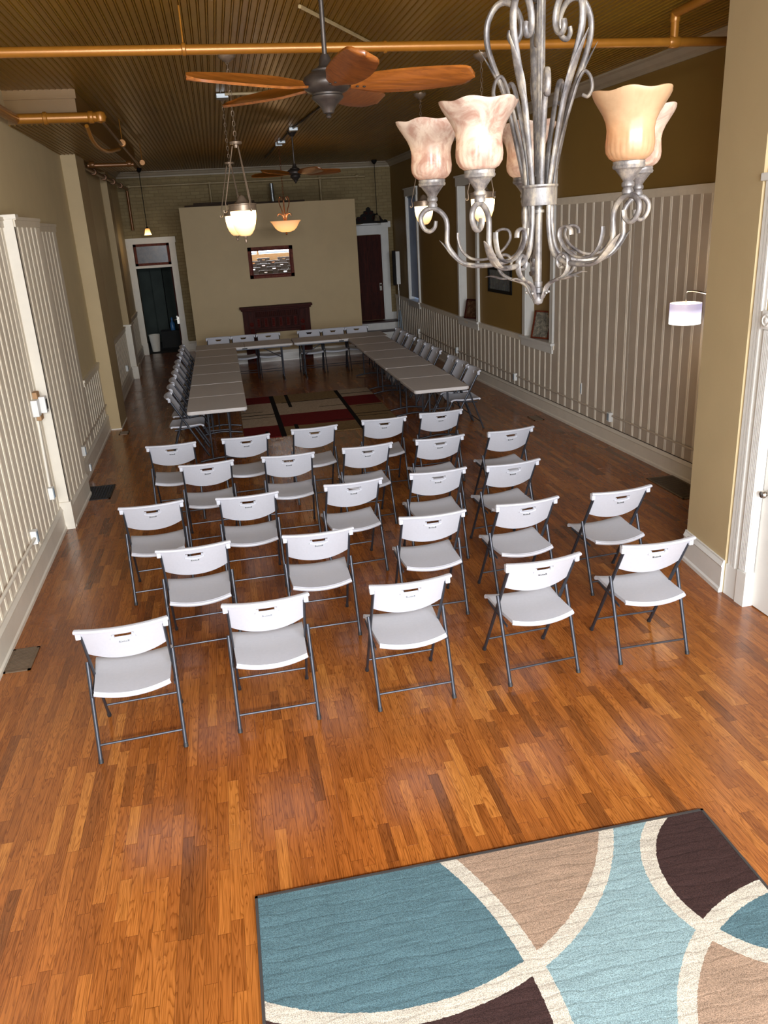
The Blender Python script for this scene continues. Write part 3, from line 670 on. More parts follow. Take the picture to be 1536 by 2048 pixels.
# ------------------------------------------------------------------ folding tables
def rrect(x0, x1, y0, y1, r, corners):
    out = []
    for (cx, cy, a0, on) in ((x1-r, y1-r, 0, corners[0]), (x0+r, y1-r, 90, corners[1]), (x0+r, y0+r, 180, corners[2]), (x1-r, y0+r, 270, corners[3])):
        if on:
            for k in range(6): a = math.radians(a0+90*k/5); out.append((cx+r*math.cos(a), cy+r*math.sin(a)))
        else:
            out.append((cx+(r if a0 in (0, 270) else -r), cy+(r if a0 in (0, 90) else -r)))
    return out
def slab(bm, outl, z0, z1, e=.008):
    C = Vector((sum(p[0] for p in outl)/len(outl), sum(p[1] for p in outl)/len(outl)))
    def ring(z, ins): return [bm.verts.new((p[0]-(Vector(p)-C).normalized().x*ins, p[1]-(Vector(p)-C).normalized().y*ins, z)) for p in outl]
    R = [ring(z0, e), ring(z0+e, 0), ring(z1-e, 0), ring(z1, e)]
    n = len(outl)
    for a, b in zip(R, R[1:]):
        for i in range(n): bm.faces.new((a[i], a[(i+1) % n], b[(i+1) % n], b[i]))
    bm.faces.new(R[0][::-1]); bm.faces.new(R[-1])
def make_table():
    t = thing('folding_table', 'x', 'table')
    L, W = .955, .385
    bm = nb(); slab(bm, rrect(-W, W, .002, L, .045, (1, 1, 0, 0)), .695, .74); obj('tabletop_half', bm, 'table', t)
    bm = nb(); slab(bm, rrect(-W, W, -L, -.002, .045, (0, 0, 1, 1)), .695, .74); obj('tabletop_half', bm, 'table', t)
    for s in (-1, 1):
        for k in (-1, 1):
            bm = nb(); sweep(bm, [(k*.13, s*.74, .05), (k*.13, s*.74, .695)], .0135, 10); obj('leg', bm, 'tube', t, 1)
        bm = nb(); sweep(bm, smooth([(-.3, s*.74, .014), (-.2, s*.74, .03), (0, s*.74, .05), (.2, s*.74, .03), (.3, s*.74, .014)], 4), .0145, 10); obj('foot_bar', bm, 'tube', t, 1)
        bm = nb(); sweep(bm, [(0, s*.74, .42), (0, s*.28, .69)], .009, 8); sweep(bm, [(-.13, s*.74, .42), (.13, s*.74, .42)], .009, 8); obj('brace', bm, 'tube', t, 1)
    bm = nb(); box(bm, -W+.02, -W+.05, -.9, .9, .675, .697); box(bm, W-.05, W-.02, -.9, .9, .675, .697); obj('side_rail', bm, 'tube', t)
    bm = nb(); box(bm, W-.01, W+.004, -.05, .05, .695, .715); box(bm, -W-.004, -W+.01, -.05, .05, .695, .715); obj('latch', bm, 'rubber', t)
    return t
tb = make_table()
def table(i, x, y, rz, label, group, z=0):
    if i == 0:
        tb.location = (x, y, z); tb.rotation_euler = (0, 0, math.radians(rz)); tb['label'] = label; tb['group'] = group
    else: dup(tb, (x, y, z), math.radians(rz), label, group)
P3 = ['nearest the audience', 'middle of the three', 'farthest of the three']
for i, y in enumerate((11.27, 13.20, 15.12)):
    table(i, -.235, y, 0, 'taupe folding table in the left run, %s' % P3[i], 'folding tables of the left run')
for i, y in enumerate((11.27, 13.20, 15.12)):
    table(3, 2.765, y, 0, 'taupe folding table in the right run, %s' % P3[i], 'folding tables of the right run')
table(3, .32, 16.48, 90, 'taupe folding table across the back, left of the seam', 'folding tables across the back')
table(3, 2.25, 16.48, 90, 'taupe folding table across the back, right of the seam', 'folding tables across the back')
# ------------------------------------------------------------------ rugs
t = thing('area_rug', 'teal, tan and brown swirl-pattern shag rug on the bare floor in the foreground', 'rug')
bm = nb(); box(bm, -.165, 2.055, 1.38, 2.895, .0, .018, .004); obj('pile', bm, 'rug_near', t)
bm = nb()
for a in ((-.175, 2.065, 2.892, 2.905), (-.175, -.162, 1.37, 2.905), (2.052, 2.065, 1.37, 2.905), (-.175, 2.065, 1.37, 1.383)): box(bm, a[0], a[1], a[2], a[3], 0, .02)
obj('binding', bm, 'binding', t)
bm = nb(); box(bm, RX0, RX1, RY0, RY1, 0, .009); tag(obj('patchwork_rug', bm, 'rug_far'), 'dark red and tan block-pattern rug between the table runs', 'rug')
# ------------------------------------------------------------------ chandelier
CX, CY = .81, 2.03
view = math.atan2(2.03, .81)      # direction from the camera
def sweepRZ(bm, prz, rad, ang, flat=1.0, k=6, seg=10, tang=0):
    ca, sa = math.cos(ang), math.sin(ang)
    pts = [(r*ca, r*sa, z) for r, z in prz]
    return sweep(bm, smooth(pts, k), rad, seg, flat, up=(-sa, ca, 0))
chn = thing('chandelier', 'large weathered pewter scroll chandelier with five tulip shades hanging in the foreground', 'chandelier', (CX, CY, 2.87))
# local z=0 at camera height; ring about z=+.05
bm = nb(); sweep(bm, [(0, 0, -.19), (0, 0, .60)], .0088, 16); sweep(bm, [(0, 0, .005), (0, 0, .012)], .0135, 16)
for k in range(10):
    a = 2*PI*k/10; sweep(bm, [(.0088*math.cos(a), .0088*math.sin(a), .09), (.0088*math.cos(a), .0088*math.sin(a), .6)], .0018, 5)
obj('center_rod', bm, 'pewter', chn, 1)
bm = nb(); lathe(bm, [(.030, .022), (.043, .022), (.044, .026), (.043, .062), (.047, .066), (.047, .07), (.030, .07), (.030, .022)], 36); obj('ring_band', bm, 'pewter', chn, 1)
bm = nb(); lathe(bm, [(0, -.223), (.011, -.218), (.0145, -.208), (.011, -.198), (.008, -.194), (.013, -.19), (.013, -.178), (.011, -.176), (.011, -.163), (.0, -.163)], 24); obj('finial', bm, 'pewter', chn, 1)
armp = [(.034, .024), (.036, -.03), (.048, -.0824), (.07, -.104), (.10, -.114), (.14, -.118), (.18, -.116), (.207, -.1056), (.229, -.0824), (.2415, -.0625), (.2427, -.0426), (.2415, -.0185), (.244, .001), (.254, .017), (.269, .028), (.283, .0316), (.301, .0266), (.313, .0127), (.313, -.004), (.303, -.0208), (.2885, -.026), (.276, -.0165), (.272, -.0006)]
strip = [(.113, -.05), (.110, -.037), (.095, -.030), (.078, -.034), (.073, -.05), (.080, -.066), (.0945, -.082), (.125, -.099), (.155, -.103), (.182, -.097), (.203, -.077), (.212, -.05), (.213, -.033)]
leaf = [(.165, -.118), (.20, -.112), (.228, -.09), (.248, -.066), (.264, -.05)]
upr = [(r, .07+(z-.07)*1.075) for r, z in [(.036, .07), (.045, .11), (.062, .18), (.078, .24), (.098, .29), (.118, .335), (.13, .375), (.128, .412), (.11, .44), (.088, .448), (.065, .438), (.05, .415), (.047, .39), (.055, .372), (.068, .368), (.076, .38), (.074, .392)]]
uleaf = [(.082, .26), (.098, .30), (.118, .335), (.150, .385)]
mid = [(.036, .07), (.045, .14), (.06, .2), (.078, .26), (.09, .295), (.103, .312), (.117, .30), (.122, .275), (.113, .258), (.1, .262)]
topr = [(.068, .484), (.04, .50), (.022, .53), (.016, .56), (.014, .62)]
tleaf = [(.04, .505), (.062, .484), (.088, .494), (.104, .49)]
low = [(.014, -.205), (.022, -.19), (.03, -.174), (.048, -.162), (.078, -.152), (.098, -.138), (.106, -.118), (.102, -.1), (.088, -.093), (.074, -.1), (.07, -.114), (.076, -.126), (.085, -.126)]
lleaf = [(.07, -.153), (.095, -.153), (.122, -.146), (.142, -.148)]
TH = [math.radians(q) for q in (44, -28, -100, 116, 188)]
vd = Vector((-math.cos(view), -math.sin(view)))      # towards camera
rt = Vector((math.sin(view), -math.cos(view)))       # image right
tw = lambda a, b=0: (lambda t: a if t < .9 else a*(1-.55*(t-.9)/.1))
def shadefn(r, z, a):
    k = max(0, (z-.06)/.078); w = math.cos(6*a); rr = r*(1+.04*w*k**1.5)
    ribs = .0012*math.cos(24*a)*max(0, 1-abs(z-.02)/.04); return rr+ribs, z+.0025*w*k**2
for i, th in enumerate(TH):
    d = vd*math.cos(th)+rt*math.sin(th); A = math.atan2(d.y, d.x)
    bm = nb(); sweepRZ(bm, armp, lambda t: .0066 if t < .85 else .0066*(1+.25*(t-.85)/.15), A, lambda t: 1.0 if t < .8 else 1.0-.45*(t-.8)/.2)
    arm = obj('arm', bm, 'pewter', chn, 1)
    bm = nb(); sweepRZ(bm, strip, lambda t: .0072, A, .5); sweepRZ(bm, leaf, lambda t: .012*math.sin(PI*min(1, t*.8+.18)) + .001, A, .25); obj('scroll_leaf', bm, 'pewter', arm, 1)
    r0 = .280; z0 = .034
    bm = nb(); lathe(bm, [(0, 0), (.012, 0), (.013, .006), (.010, .012), (.014, .016), (.014, .022), (.011, .026), (.018, .036), (.026, .046), (.029, .05), (.034, .052), (.036, .057), (.034, .061), (.035, .066), (.031, .069), (0, .069)], 28, (r0*math.cos(A), r0*math.sin(A), z0)); obj('candle_cup', bm, 'pewter', arm, 1)
    pf = [(.026, 0), (.032, .001), (.043, .008), (.050, .019), (.0525, .034), (.0512, .05), (.0505, .064), (.0535, .08), (.061, .096), (.071, .111), (.0805, .125), (.0855, .135), (.086, .138)]
    prf = pf+[(r-.004, z+.001) for r, z in pf[::-1]]
    bm = nb(); lathe(bm, prf+[prf[0]], 72, (r0*math.cos(A), r0*math.sin(A), z0+.066), shadefn); obj('glass_shade', bm, 'amberglass' if i == 0 else 'alabaster', arm, 1)
    A2 = A
    lamp('chandelier_bulb', (CX+r0*math.cos(A), CY+r0*math.sin(A), 2.87+z0+.12), .5, (1, .84, .66), .015)
    bm = nb(); sweepRZ(bm, upr, lambda t: .0070+.002*math.sin(PI*t), A2, lambda t: .8); sweepRZ(bm, uleaf, lambda t: .0105*math.sin(PI*min(1, t*.75+.25))+.001, A2, .35)
    obj('upper_scroll', bm, 'pewter', chn, 1)
    A3 = A+PI/5
    bm = nb(); sweepRZ(bm, mid, lambda t: .0070, A3, .6); obj('middle_scroll', bm, 'pewter', chn, 1)
    bm = nb(); sweepRZ(bm, topr, lambda t: .010, A2, .6); sweepRZ(bm, tleaf, lambda t: .010*math.sin(PI*min(1, t*.8+.2))+.002, A2, .35); obj('top_scroll', bm, 'pewter', chn, 1)
    bm = nb(); sweepRZ(bm, low, lambda t: .0062+.0018*math.sin(PI*t), A, .55); sweepRZ(bm, lleaf, lambda t: .009*math.sin(PI*min(1, t*.8+.2))+.001, A, .3)
    lathe(bm, [(0, -.004), (.004, -.002), (.004, .002), (0, .004)], 10, (.030*math.cos(A), .030*math.sin(A), -.19)); obj('lower_scroll', bm, 'pewter', chn, 1)
def chain(bm, x, y, z0, z1, s=.035, r=.0022, wd=.010):
    n = int((z1-z0)/(s*.8)); 
    for i in range(n):
        z = z0+(i+.5)*(z1-z0)/n; h = s/2; a = i % 2
        P = []
        for k in range(13):
            q = 2*PI*k/12; u = wd*math.sin(q); v = h*math.cos(q); P.append((x+(u if a else 0), y+(0 if a else u), z+v))
        sweep(bm, P, r, 5, cap=False)
bm = nb(); chain(bm, 0, 0, .6, 1.46, .045, .003, .012); obj('chain', bm, 'pewter', chn, 1)
bm = nb(); lathe(bm, [(0, 1.45), (.03, 1.455), (.06, 1.48), (.07, 1.497), (0, 1.497)], 28); obj('ceiling_canopy', bm, 'pewter', chn, 1)
# ------------------------------------------------------------------ ceiling fans
def fan(name, label, loc, ceil, a0, group):
    t = thing(name, label, 'ceiling fan', loc, 0, group)
    top = ceil-loc[2]
    bm = nb(); lathe(bm, [(0, -.125), (.010, -.122), (.016, -.112), (.010, -.104), (.028, -.098), (.035, -.08), (.048, -.06), (.07, -.04), (.084, -.028), (.086, -.018), (.08, -.012), (.082, -.004), (.11, .008), (.13, .03), (.132, .05), (.118, .075), (.09, .092), (.075, .1), (.078, .108), (.05, .118), (.036, .13), (.03, .16), (.022, .18), (.0, .18)], 36); obj('motor_housing', bm, 'agedbronze', t, 1)
    bm = nb(); sweep(bm, [(0, 0, .17), (0, 0, top-.03)], .013, 14); obj('downrod', bm, 'agedbronze', t, 1)
    bm = nb(); lathe(bm, [(0, top-.09), (.03, top-.085), (.05, top-.06), (.075, top-.03), (.08, top), (0, top)], 28); obj('ceiling_canopy', bm, 'agedbronze', t, 1)
    for k in range(5):
        a = math.radians(a0+72*k)
        def bl(u, v):
            r = .13+.66*v; s = 2*u-1
            wd = .06+.035*math.sin(PI*min(1, v*1.15)*.75)
            end = 1.0 if v < .86 else math.sqrt(max(0.0, 1-((v-.86)/.14)**2.4)); start = .55+.45*min(1, v/.2)
            h = wd*end*start
            pit = math.radians(28-8*v)
            y = s*h+.018*math.sin(PI*v); z = .035+.01*v-s*h*math.sin(pit)-.012*(1-s*s)
            p = Vector((r, y*math.cos(pit), z))
            return Matrix.Rotation(a, 3, 'Z') @ p, Matrix.Rotation(a, 3, 'Z') @ Vector((0, math.sin(pit), math.cos(pit)))
        bm = nb(); shell(bm, bl, 8, 26, .012); b = obj('blade', bm, 'blade', t, 50)
        bm = nb()
        for r, y in ((.165, -.02), (.165, .02), (.2, 0)):
            p = Matrix.Rotation(a, 3, 'Z') @ Vector((r, y, .02)); lathe(bm, [(0, -.006), (.007, -.004), (.009, 0), (0, .004)], 10, p)
        obj('blade_screw', bm, 'agedbronze', b, 1)
    return t
fan('ceiling_fan', 'large ceiling fan with carved cherry blades, nearest the camera', (.68, 4.73, 3.545), ZC, -13, 'ceiling fans')
fan('ceiling_fan', 'dim ceiling fan hanging far back near the partition wall', (1.42, 14.27, 3.70), ZC, 8, 'ceiling fans')
# ------------------------------------------------------------------ bell pendants
def pend():
    t = thing('bell_pendant', 'x', 'pendant light')
    g = [(.0, 0), (.045, .004), (.068, .022), (.091, .058), (.109, .11), (.119, .17), (.121, .23)]
    bm = nb(); lathe(bm, g+[(r-.004, z) for r, z in g[::-1] if r > .01]+[(0, .01)], 36, (0, 0, 2.83)); o = obj('glass_bowl', bm, 'bowl', t, 1)
    for v in o.data.vertices: v.co.z -= 2.83
    o.location = (0, 0, 2.83)
    bm = nb(); lathe(bm, [(0, 2.765), (.008, 2.77), (.014, 2.79), (.008, 2.805), (.02, 2.82), (.022, 2.832), (0, 2.835)], 18); obj('finial', bm, 'nickel', t, 1)
    bm = nb(); lathe(bm, [(.124, 3.055), (.13, 3.06), (.128, 3.105), (.134, 3.11), (.134, 3.118), (.075, 3.125), (.05, 3.15), (.03, 3.185), (.0, 3.2)], 40, fn=lambda r, z, a: (r+(.0015*math.cos(40*a) if 3.06 < z < 3.106 else 0), z)); obj('cap_band', bm, 'nickel', t, 1)
    bm = nb(); lathe(bm, [(0, 3.6), (.02, 3.605), (.022, 3.63), (.055, 3.635), (.06, 3.655), (.02, 3.665), (0, 3.68)], 24); obj('hanger_disc', bm, 'nickel', t, 1)
    for k in range(3):
        a = math.radians(-65+120*k); c, s = math.cos(a), math.sin(a)
        bm = nb(); sweep(bm, [(.035*c, .035*s, 3.62), (.145*c, .145*s, 3.17)], .0055, 8)
        sweep(bm, smooth([(.145*c, .145*s, 3.17), (.155*c, .155*s, 3.13), (.15*c, .15*s, 3.09), (.155*c, .155*s, 3.055), (.175*c, .175*s, 3.05), (.178*c, .178*s, 3.07)], 4), .005, 8); obj('support_rod', bm, 'nickel', t, 1)
    bm = nb(); chain(bm, 0, 0, 3.66, 4.33, .05, .003, .012); obj('chain', bm, 'nickel', t, 1)
    bm = nb(); lathe(bm, [(0, 4.30), (.02, 4.305), (.05, 4.325), (.075, 4.345), (.08, 4.37), (0, 4.37)], 28); obj('ceiling_canopy', bm, 'nickel', t, 1)
    return t
p0 = pend()
PN = [(.29, 8.18, 'lit bell pendant on a chain, nearer of the two left-hand pendants'), (.27, 10.45, 'lit bell pendant on a chain, farther of the two left-hand pendants'), (2.74, 8.4, 'lit bell pendant behind the chandelier, nearer of the two right-hand pendants'), (2.71, 10.77, 'lit bell pendant behind the chandelier, farther of the two right-hand pendants')]
for i, (x, y, lb) in enumerate(PN):
    if i == 0: p0.location = (x, y, 0); p0['label'] = lb; p0['group'] = 'lit bell pendants'
    else: dup(p0, (x, y, 0), 0, lb, 'lit bell pendants')
    lamp('pendant_bulb', (x, y, 2.98), 5, r=.1)
t = thing('bowl_pendant', 'lit peach glass bowl pendant with leafy scroll stems before the partition', 'pendant light', (1.34, 16.04, 2.93), 0)
g = [(0, -.11), (.08, -.105), (.15, -.08), (.2, -.035), (.235, .02), (.26, .06), (.29, .09)]
bm = nb(); lathe(bm, g+[(r-.006, z+.004) for r, z in g[::-1] if r > .01]+[(0, -.1)], 40); obj('glass_bowl', bm, 'uplight', t, 1)
bm = nb(); lathe(bm, [(0, -.16), (.01, -.155), (.02, -.14), (.012, -.125), (.028, -.11), (0, -.1)], 16); obj('finial', bm, 'copper', t, 1)
bm = nb()
for k in range(3):
    a = math.radians(20+120*k); c, s = math.cos(a), math.sin(a)
    sweep(bm, smooth([(q*c, q*s, z) for q, z in ((.02, .0), (.03, .15), (.06, .28), (.1, .38), (.11, .46), (.08, .52), (.05, .5), (.06, .46))], 4), .009, 8)
    sweep(bm, smooth([(q*math.cos(a+1), q*math.sin(a+1), z) for q, z in ((.02, .05), (.04, .16), (.09, .22), (.14, .21), (.15, .18))], 4), .009, 8)
sweep(bm, [(0, 0, -.1), (0, 0, .5)], .01, 10); obj('scroll_stem', bm, 'copper', t, 1)
bm = nb(); chain(bm, 0, 0, .5, 1.42, .06, .004, .013); obj('chain', bm, 'copper', t, 1)
bm = nb(); box(bm, -.06, .06, -.06, .06, 1.38, 1.44); obj('ceiling_box', bm, 'galv', t)
lamp('bowl_bulb', (1.34, 16.04, 3.1), 8, r=.1)
def mini(x, y, lb, m, zb):
    t = thing('mini_pendant', lb, 'pendant light', (x, y, zb))
    bm = nb(); sweep(bm, [(0, 0, .14), (0, 0, ZC-zb-.05)], .008, 8); obj('stem', bm, 'black', t, 1)
    bm = nb(); lathe(bm, [(0, ZC-zb-.1), (.03, ZC-zb-.09), (.065, ZC-zb-.04), (.07, ZC-zb), (0, ZC-zb)], 20); obj('ceiling_canopy', bm, 'black', t, 1)
    g = [(.02, .15), (.05, .135), (.06, .09), (.066, .05), (.085, .0)]
    bm = nb(); lathe(bm, g+[(r-.005, z) for r, z in g[::-1]]+[g[0]], 24); obj('glass_bell', bm, m, t, 1)
    bm = nb(); lathe(bm, [(0, .14), (.026, .145), (.022, .18), (0, .19)], 14); obj('socket_cap', bm, 'black', t, 1)
mini(-1.53, 20.48, 'small lit bell pendant on a black stem before the left doorway', 'mini', 2.92)
mini(4.08, 21.1, 'small unlit bell pendant on a black stem before the right far door', 'minioff', 2.95)
lamp('mini_bulb', (-1.53, 20.48, 2.9), 4, r=.04)
# ------------------------------------------------------------------ arc lamp
t = thing('arc_floor_lamp', 'arc floor lamp with a lit white drum shade peeking past the near right wall', 'floor lamp', (4.45, 7.3, 0))
bm = nb(); g = [(.148, 0), (.15, .002), (.15, .2), (.147, .2), (.147, .0)]
o = obj('lamp_shade', lathe(bm, g+[g[0]], 40), 'lampshade', t, 1); o.location = (0, 0, 1.78)
bm = nb(); lathe(bm, [(0, 1.83), (.028, 1.84), (.034, 1.87), (.02, 1.91), (0, 1.92)], 16); obj('bulb', bm, 'bulb', t, 1)
bm = nb(); sweep(bm, smooth([(0, 0, 1.9), (0, 0, 2.05), (0, -.002, 2.085), (.012, -.03, 2.095), (.05, -.15, 2.09), (.2, -.6, 2.02), (.26, -.8, 1.9), (.27, -.85, 1.6), (.27, -.85, .03)], 5), .008, 8); sweep(bm, [(-.147, 0, 1.975), (.147, 0, 1.975)], .002, 5); obj('arc_pole', bm, 'chrome', t, 1)
bm = nb(); lathe(bm, [(0, 0), (.14, 0), (.14, .02), (.03, .035), (0, .035)], 28, (.27, -.85, 0)); obj('lamp_base', bm, 'chrome', t, 1)
lamp('arc_lamp_bulb', (4.45, 7.3, 1.81), 7, (.9, .9, 1), .05)
# ------------------------------------------------------------------ pipes
def pipe(name, label, paths, r, mat='pipe', extra=None):
    t = thing(name, label, 'pipe', paths[0][0])
    o0 = Vector(paths[0][0])
    bm = nb()
    for p_ in paths: sweep(bm, [Vector(q)-o0 for q in p_], r, 14)
    obj('pipe_run', bm, mat, t, 1)
    global PM
    PM = (mat, t)
    if extra: extra(None, o0)
    return t
def joint(bm, o0, p, r, L, axis):
    v = Vector(p)-o0; d = Vector(axis).normalized(); bm = nb()
    sweep(bm, [v-d*L/2, v-d*L*.3, v+d*L*.3, v+d*L/2], [r*.85, r, r, r*.85], 14); obj('fitting', bm, PM[0], PM[1], 1)
def rod(o0, pts, r=.006):
    bm = nb(); sweep(bm, [Vector(q)-o0 for q in pts], r, 8); obj('hanger_rod', bm, PM[0], PM[1], 1)
def ex1(bm, o0):
    joint(bm, o0, (-.06, 6.52, 4.1), .042, .03, (1, 0, 0)); rod(o0, [(-.06, 6.52, 4.1), (-.06, 6.52, 4.37)])
    joint(bm, o0, (3.75, 6.6, 4.1), .045, .09, (1, 0, 0)); joint(bm, o0, (3.75, 6.6, 4.27), .04, .07, (0, 0, 1)); joint(bm, o0, (1.4, 6.57, 4.1), .042, .03, (1, 0, 0))
pipe('sprinkler_main', 'long bronze sprinkler pipe crossing the whole room under the ceiling', [[(-1.97, 6.5, 4.1), (4.85, 6.62, 4.1)], [(3.75, 6.6, 4.1), (3.75, 6.6, 4.3)], [(3.75, 6.6, 4.3), (3.72, 2.5, 4.3)]], .034, 'pipe', ex1)
def ex2(bm, o0):
    joint(bm, o0, (-1.57, 9.6, 4.08), .062, .05, (1, 0, 0)); joint(bm, o0, (-1.12, 9.62, 4.08), .062, .06, (1, 0, 0)); obj('elbow', lathe(nb(), [(0, -.06), (.05, -.045), (.065, 0), (.05, .045), (0, .06)], 16, Vector((-1.03, 9.63, 4.08))-o0), PM[0], PM[1], 1)
    for y in (12.2, 15.4): joint(bm, o0, (-1.07, y, 4.08), .05, .06, (0, 1, 0)); rod(o0, [(-1.07, y, 4.08), (-1.07, y, 4.37)])
    rod(o0, [Vector(q) for q in smooth([(-1.2, 9.8, 4.02), (-1.2, 10.2, 3.9), (-1.15, 10.8, 3.86), (-1.07, 11.6, 3.95)], 4)], .022)
pipe('elbow_pipe', 'thick bronze pipe with a big elbow fitting below the left soffit', [[(-1.86, 9.58, 4.08), (-1.03, 9.63, 4.08)], [(-1.86, 2.0, 4.08), (-1.86, 9.58, 4.08)]], .05, 'pipe', ex2)
pipe('copper_line', 'thin copper-coloured pipe running back from the elbow fitting along the soffit', [[(-1.03, 9.7, 4.06), (-1.16, 16.0, 4.06)]], .018, 'pipe_dark')
def ex3(bm, o0):
    joint(bm, o0, (-1.78, 14.4, 4.0), .05, .08, (1, 0, 0)); joint(bm, o0, (-1.22, 14.5, 4.0), .05, .08, (1, 0, 0))
    for y in (15.6, 17, 18.4, 19.8): joint(bm, o0, (-1.92, y, 3.98), .06, .09, (0, 1, 0))
pipe('branch_pipe', 'reddish-brown pipe stub crossing in front of the second soffit bay', [[(-1.85, 14.4, 3.99), (-1.15, 14.5, 3.99)], [(-1.92, 14.4, 3.98), (-1.92, 21.3, 3.98)], [(-1.94, 21.4, 3.95), (-1.94, 21.4, 3.05)]], .034, 'pipe_dark', ex3)
pipe('brick_wall_pipe', 'slim tan pipe along the top of the far brick wall', [[(-1.95, 21.5, 4.04), (3.9, 21.5, 4.03)], [(.02, 21.5, 4.04), (.02, 21.5, 3.4)], [(2.75, 21.5, 4.04), (2.75, 21.5, 3.4)]], .028, 'conduit_tan', lambda bm, o0: [joint(bm, o0, (x, 21.5, 4.04), .045, .08, (1, 0, 0)) for x in (-1.9, .02, 2.75, 3.7)])
pipe('steel_flue', 'grey steel pipe rising behind the partition top', [[(1.6, 21.2, 0.0), (1.5, 21.2, 3.95)]], .05, 'galv')
t = thing('timber_beam', 'rough dark timber lying along behind the partition top', 'beam', (-.6, 20.0, 3.2))
bm = nb(); box(bm, 0, 2.75, -.12, .12, .12, .30, .01); box(bm, .2, 1.6, .1, .2, .2, .35, .01); obj('beam_body', bm, 'beam', t)
bm = nb(); box(bm, .05, .12, -.1, .1, -3.2, .14); box(bm, 2.6, 2.7, -.1, .1, -3.2, .14); obj('beam_post', bm, 'beam', t)
bm = nb(); sweep(bm, [(0, 0, 0), (.74, 1.23, 0)], .014, 6); o = tag(obj('ceiling_conduit', bm, 'conduit_tan'), 'short tan strip crossing the ceiling boards above the near fan', 'conduit'); o.location = (.78, 6.5, 4.35)
bm = nb(); sweep(bm, [(0, 0, 0), (-.16, 2.2, 0), (-.3, 7.5, 0)], .016, 6); o = tag(obj('ceiling_conduit', bm, 'agedbronze'), 'dark conduit running along the ceiling between the two fans', 'conduit'); o.location = (1.56, 11.4, 4.35)
bm = nb(); sweep(bm, [(0, 0, 0), (.85, 0, 0)], .016, 6); o = tag(obj('ceiling_conduit', bm, 'conduit_tan'), 'pale conduit leaving the ceiling box of the farther left pendant', 'conduit'); o.location = (.3, 10.25, 4.35)
for x, y, s in ((.27, 10.45, 'grey box above the farther left pendant canopy'), (1.40, 13.9, 'grey box on the ceiling conduit before the far fan'), (1.36, 15.8, 'grey box on the ceiling conduit behind the far fan')):
    bm = nb(); box(bm, -.07, .07, -.07, .07, -.05, 0, .006); o = tag(obj('ceiling_box', bm, 'galv'), s, 'junction box'); o.location = (x, y-.12, ZC-.006)
# ------------------------------------------------------------------ mirror, mantel
t = thing('wall_mirror', 'rectangular mirror in a red-brown wooden frame hanging on the partition', 'mirror', (1.17, 18.82, 2.2))
bm = nb(); X1, Z1, fw = .5, .335, .085
for a in ((-X1, X1, Z1-fw, Z1), (-X1, X1, -Z1, -Z1+fw), (-X1, -X1+fw, -Z1, Z1), (X1-fw, X1, -Z1, Z1)): box(bm, a[0], a[1], -.035, 0, a[2], a[3], .006)
obj('frame', bm, 'frame', t)
bm = nb(); Xa, Za = X1-.055, Z1-.055
for a in ((-Xa, Xa, Za-.02, Za), (-Xa, Xa, -Za, -Za+.02), (-Xa, -Xa+.02, -Za, Za), (Xa-.02, Xa, -Za, Za)): box(bm, a[0], a[1], -.045, -.03, a[2], a[3])
obj('inner_moulding', bm, 'mahogany2', t)
bm = nb(); v = [bm.verts.new(q) for q in ((-.43, -.006, -.26), (.43, -.006, -.26), (.43, -.024, .26), (-.43, -.024, .26))]; bm.faces.new(v); v = [bm.verts.new(q) for q in ((-.43, -.002, -.26), (-.43, -.002, .26), (.43, -.002, .26), (.43, -.002, -.26))]; bm.faces.new(v)
obj('mirror_glass', bm, 'mirror', t)
t = thing('fireplace_mantel', 'carved dark mahogany fireplace mantel standing against the partition', 'mantel', (1.17, 18.81, 0))
bm = nb(); box(bm, -.82, .82, -.22, 0, 1.22, 1.27, .01); box(bm, -.79, .79, -.18, 0, 1.18, 1.22, .01); obj('mantel_shelf', bm, 'mahogany', t)
for s in (-1, 1):
    bm = nb(); box(bm, min(s*.5, s*.76), max(s*.5, s*.76), -.1, 0, 0, 1.18); box(bm, min(s*.52, s*.64), max(s*.52, s*.64), -.13, -.09, .0, 1.16, .004); o = obj('side_column', bm, 'mahogany', t)
    bm = nb()
    for k in range(4): sweep(bm, [(s*.545+s*k*.023, -.132, .05), (s*.545+s*k*.023, -.132, .78)], .009, 8)
    obj('fluting', bm, 'mahogany2', o)
    bm = nb(); lathe(bm, [(0, 0), (.05, 0), (.05, .012), (.035, .018), (.03, .008), (0, .02)], 20); k = obj('rosette', bm, 'mahogany2', o); k.matrix_local = Matrix.Translation((s*.58, -.13, .88)) @ Matrix.Rotation(PI/2, 4, 'X')
bm = nb(); box(bm, -.5, .5, -.06, 0, .68, 1.18); box(bm, -.5, .5, -.10, -.05, .68, .74, .006); box(bm, -.5, .5, -.09, -.05, .76, .79, .004); box(bm, -.5, .5, -.09, -.05, 1.0, 1.025, .004); box(bm, -.5, .5, -.1, -.05, 1.14, 1.18, .004); obj('frieze_board', bm, 'mahogany', t)
bm = nb()
for k in range(22): sweep(bm, [(-.46+k*.0438, -.075, 1.03), (-.46+k*.0438, -.075, 1.14)], .013, 8)
obj('upper_spindles', bm, 'mahogany', t)
bm = nb()
for k in range(6):
    x = -.42+k*.168; box(bm, x-.03, x+.03, -.085, -.055, .8, .995, .004); 
    for q in (-1, 0, 1): lathe(bm, [(0, -.025), (.018, -.015), (.022, 0), (.018, .015), (0, .025)], 10, (x, -.09, .9+q*.05))
obj('carved_blocks', bm, 'mahogany2', t)
bm = nb()
for k in range(6):
    for dx in (.06, .085, .108): sweep(bm, [(-.42+k*.168+dx-.0, -.07, .8), (-.42+k*.168+dx, -.07, .995)], .009, 6)
obj('lower_spindles', bm, 'mahogany', t)
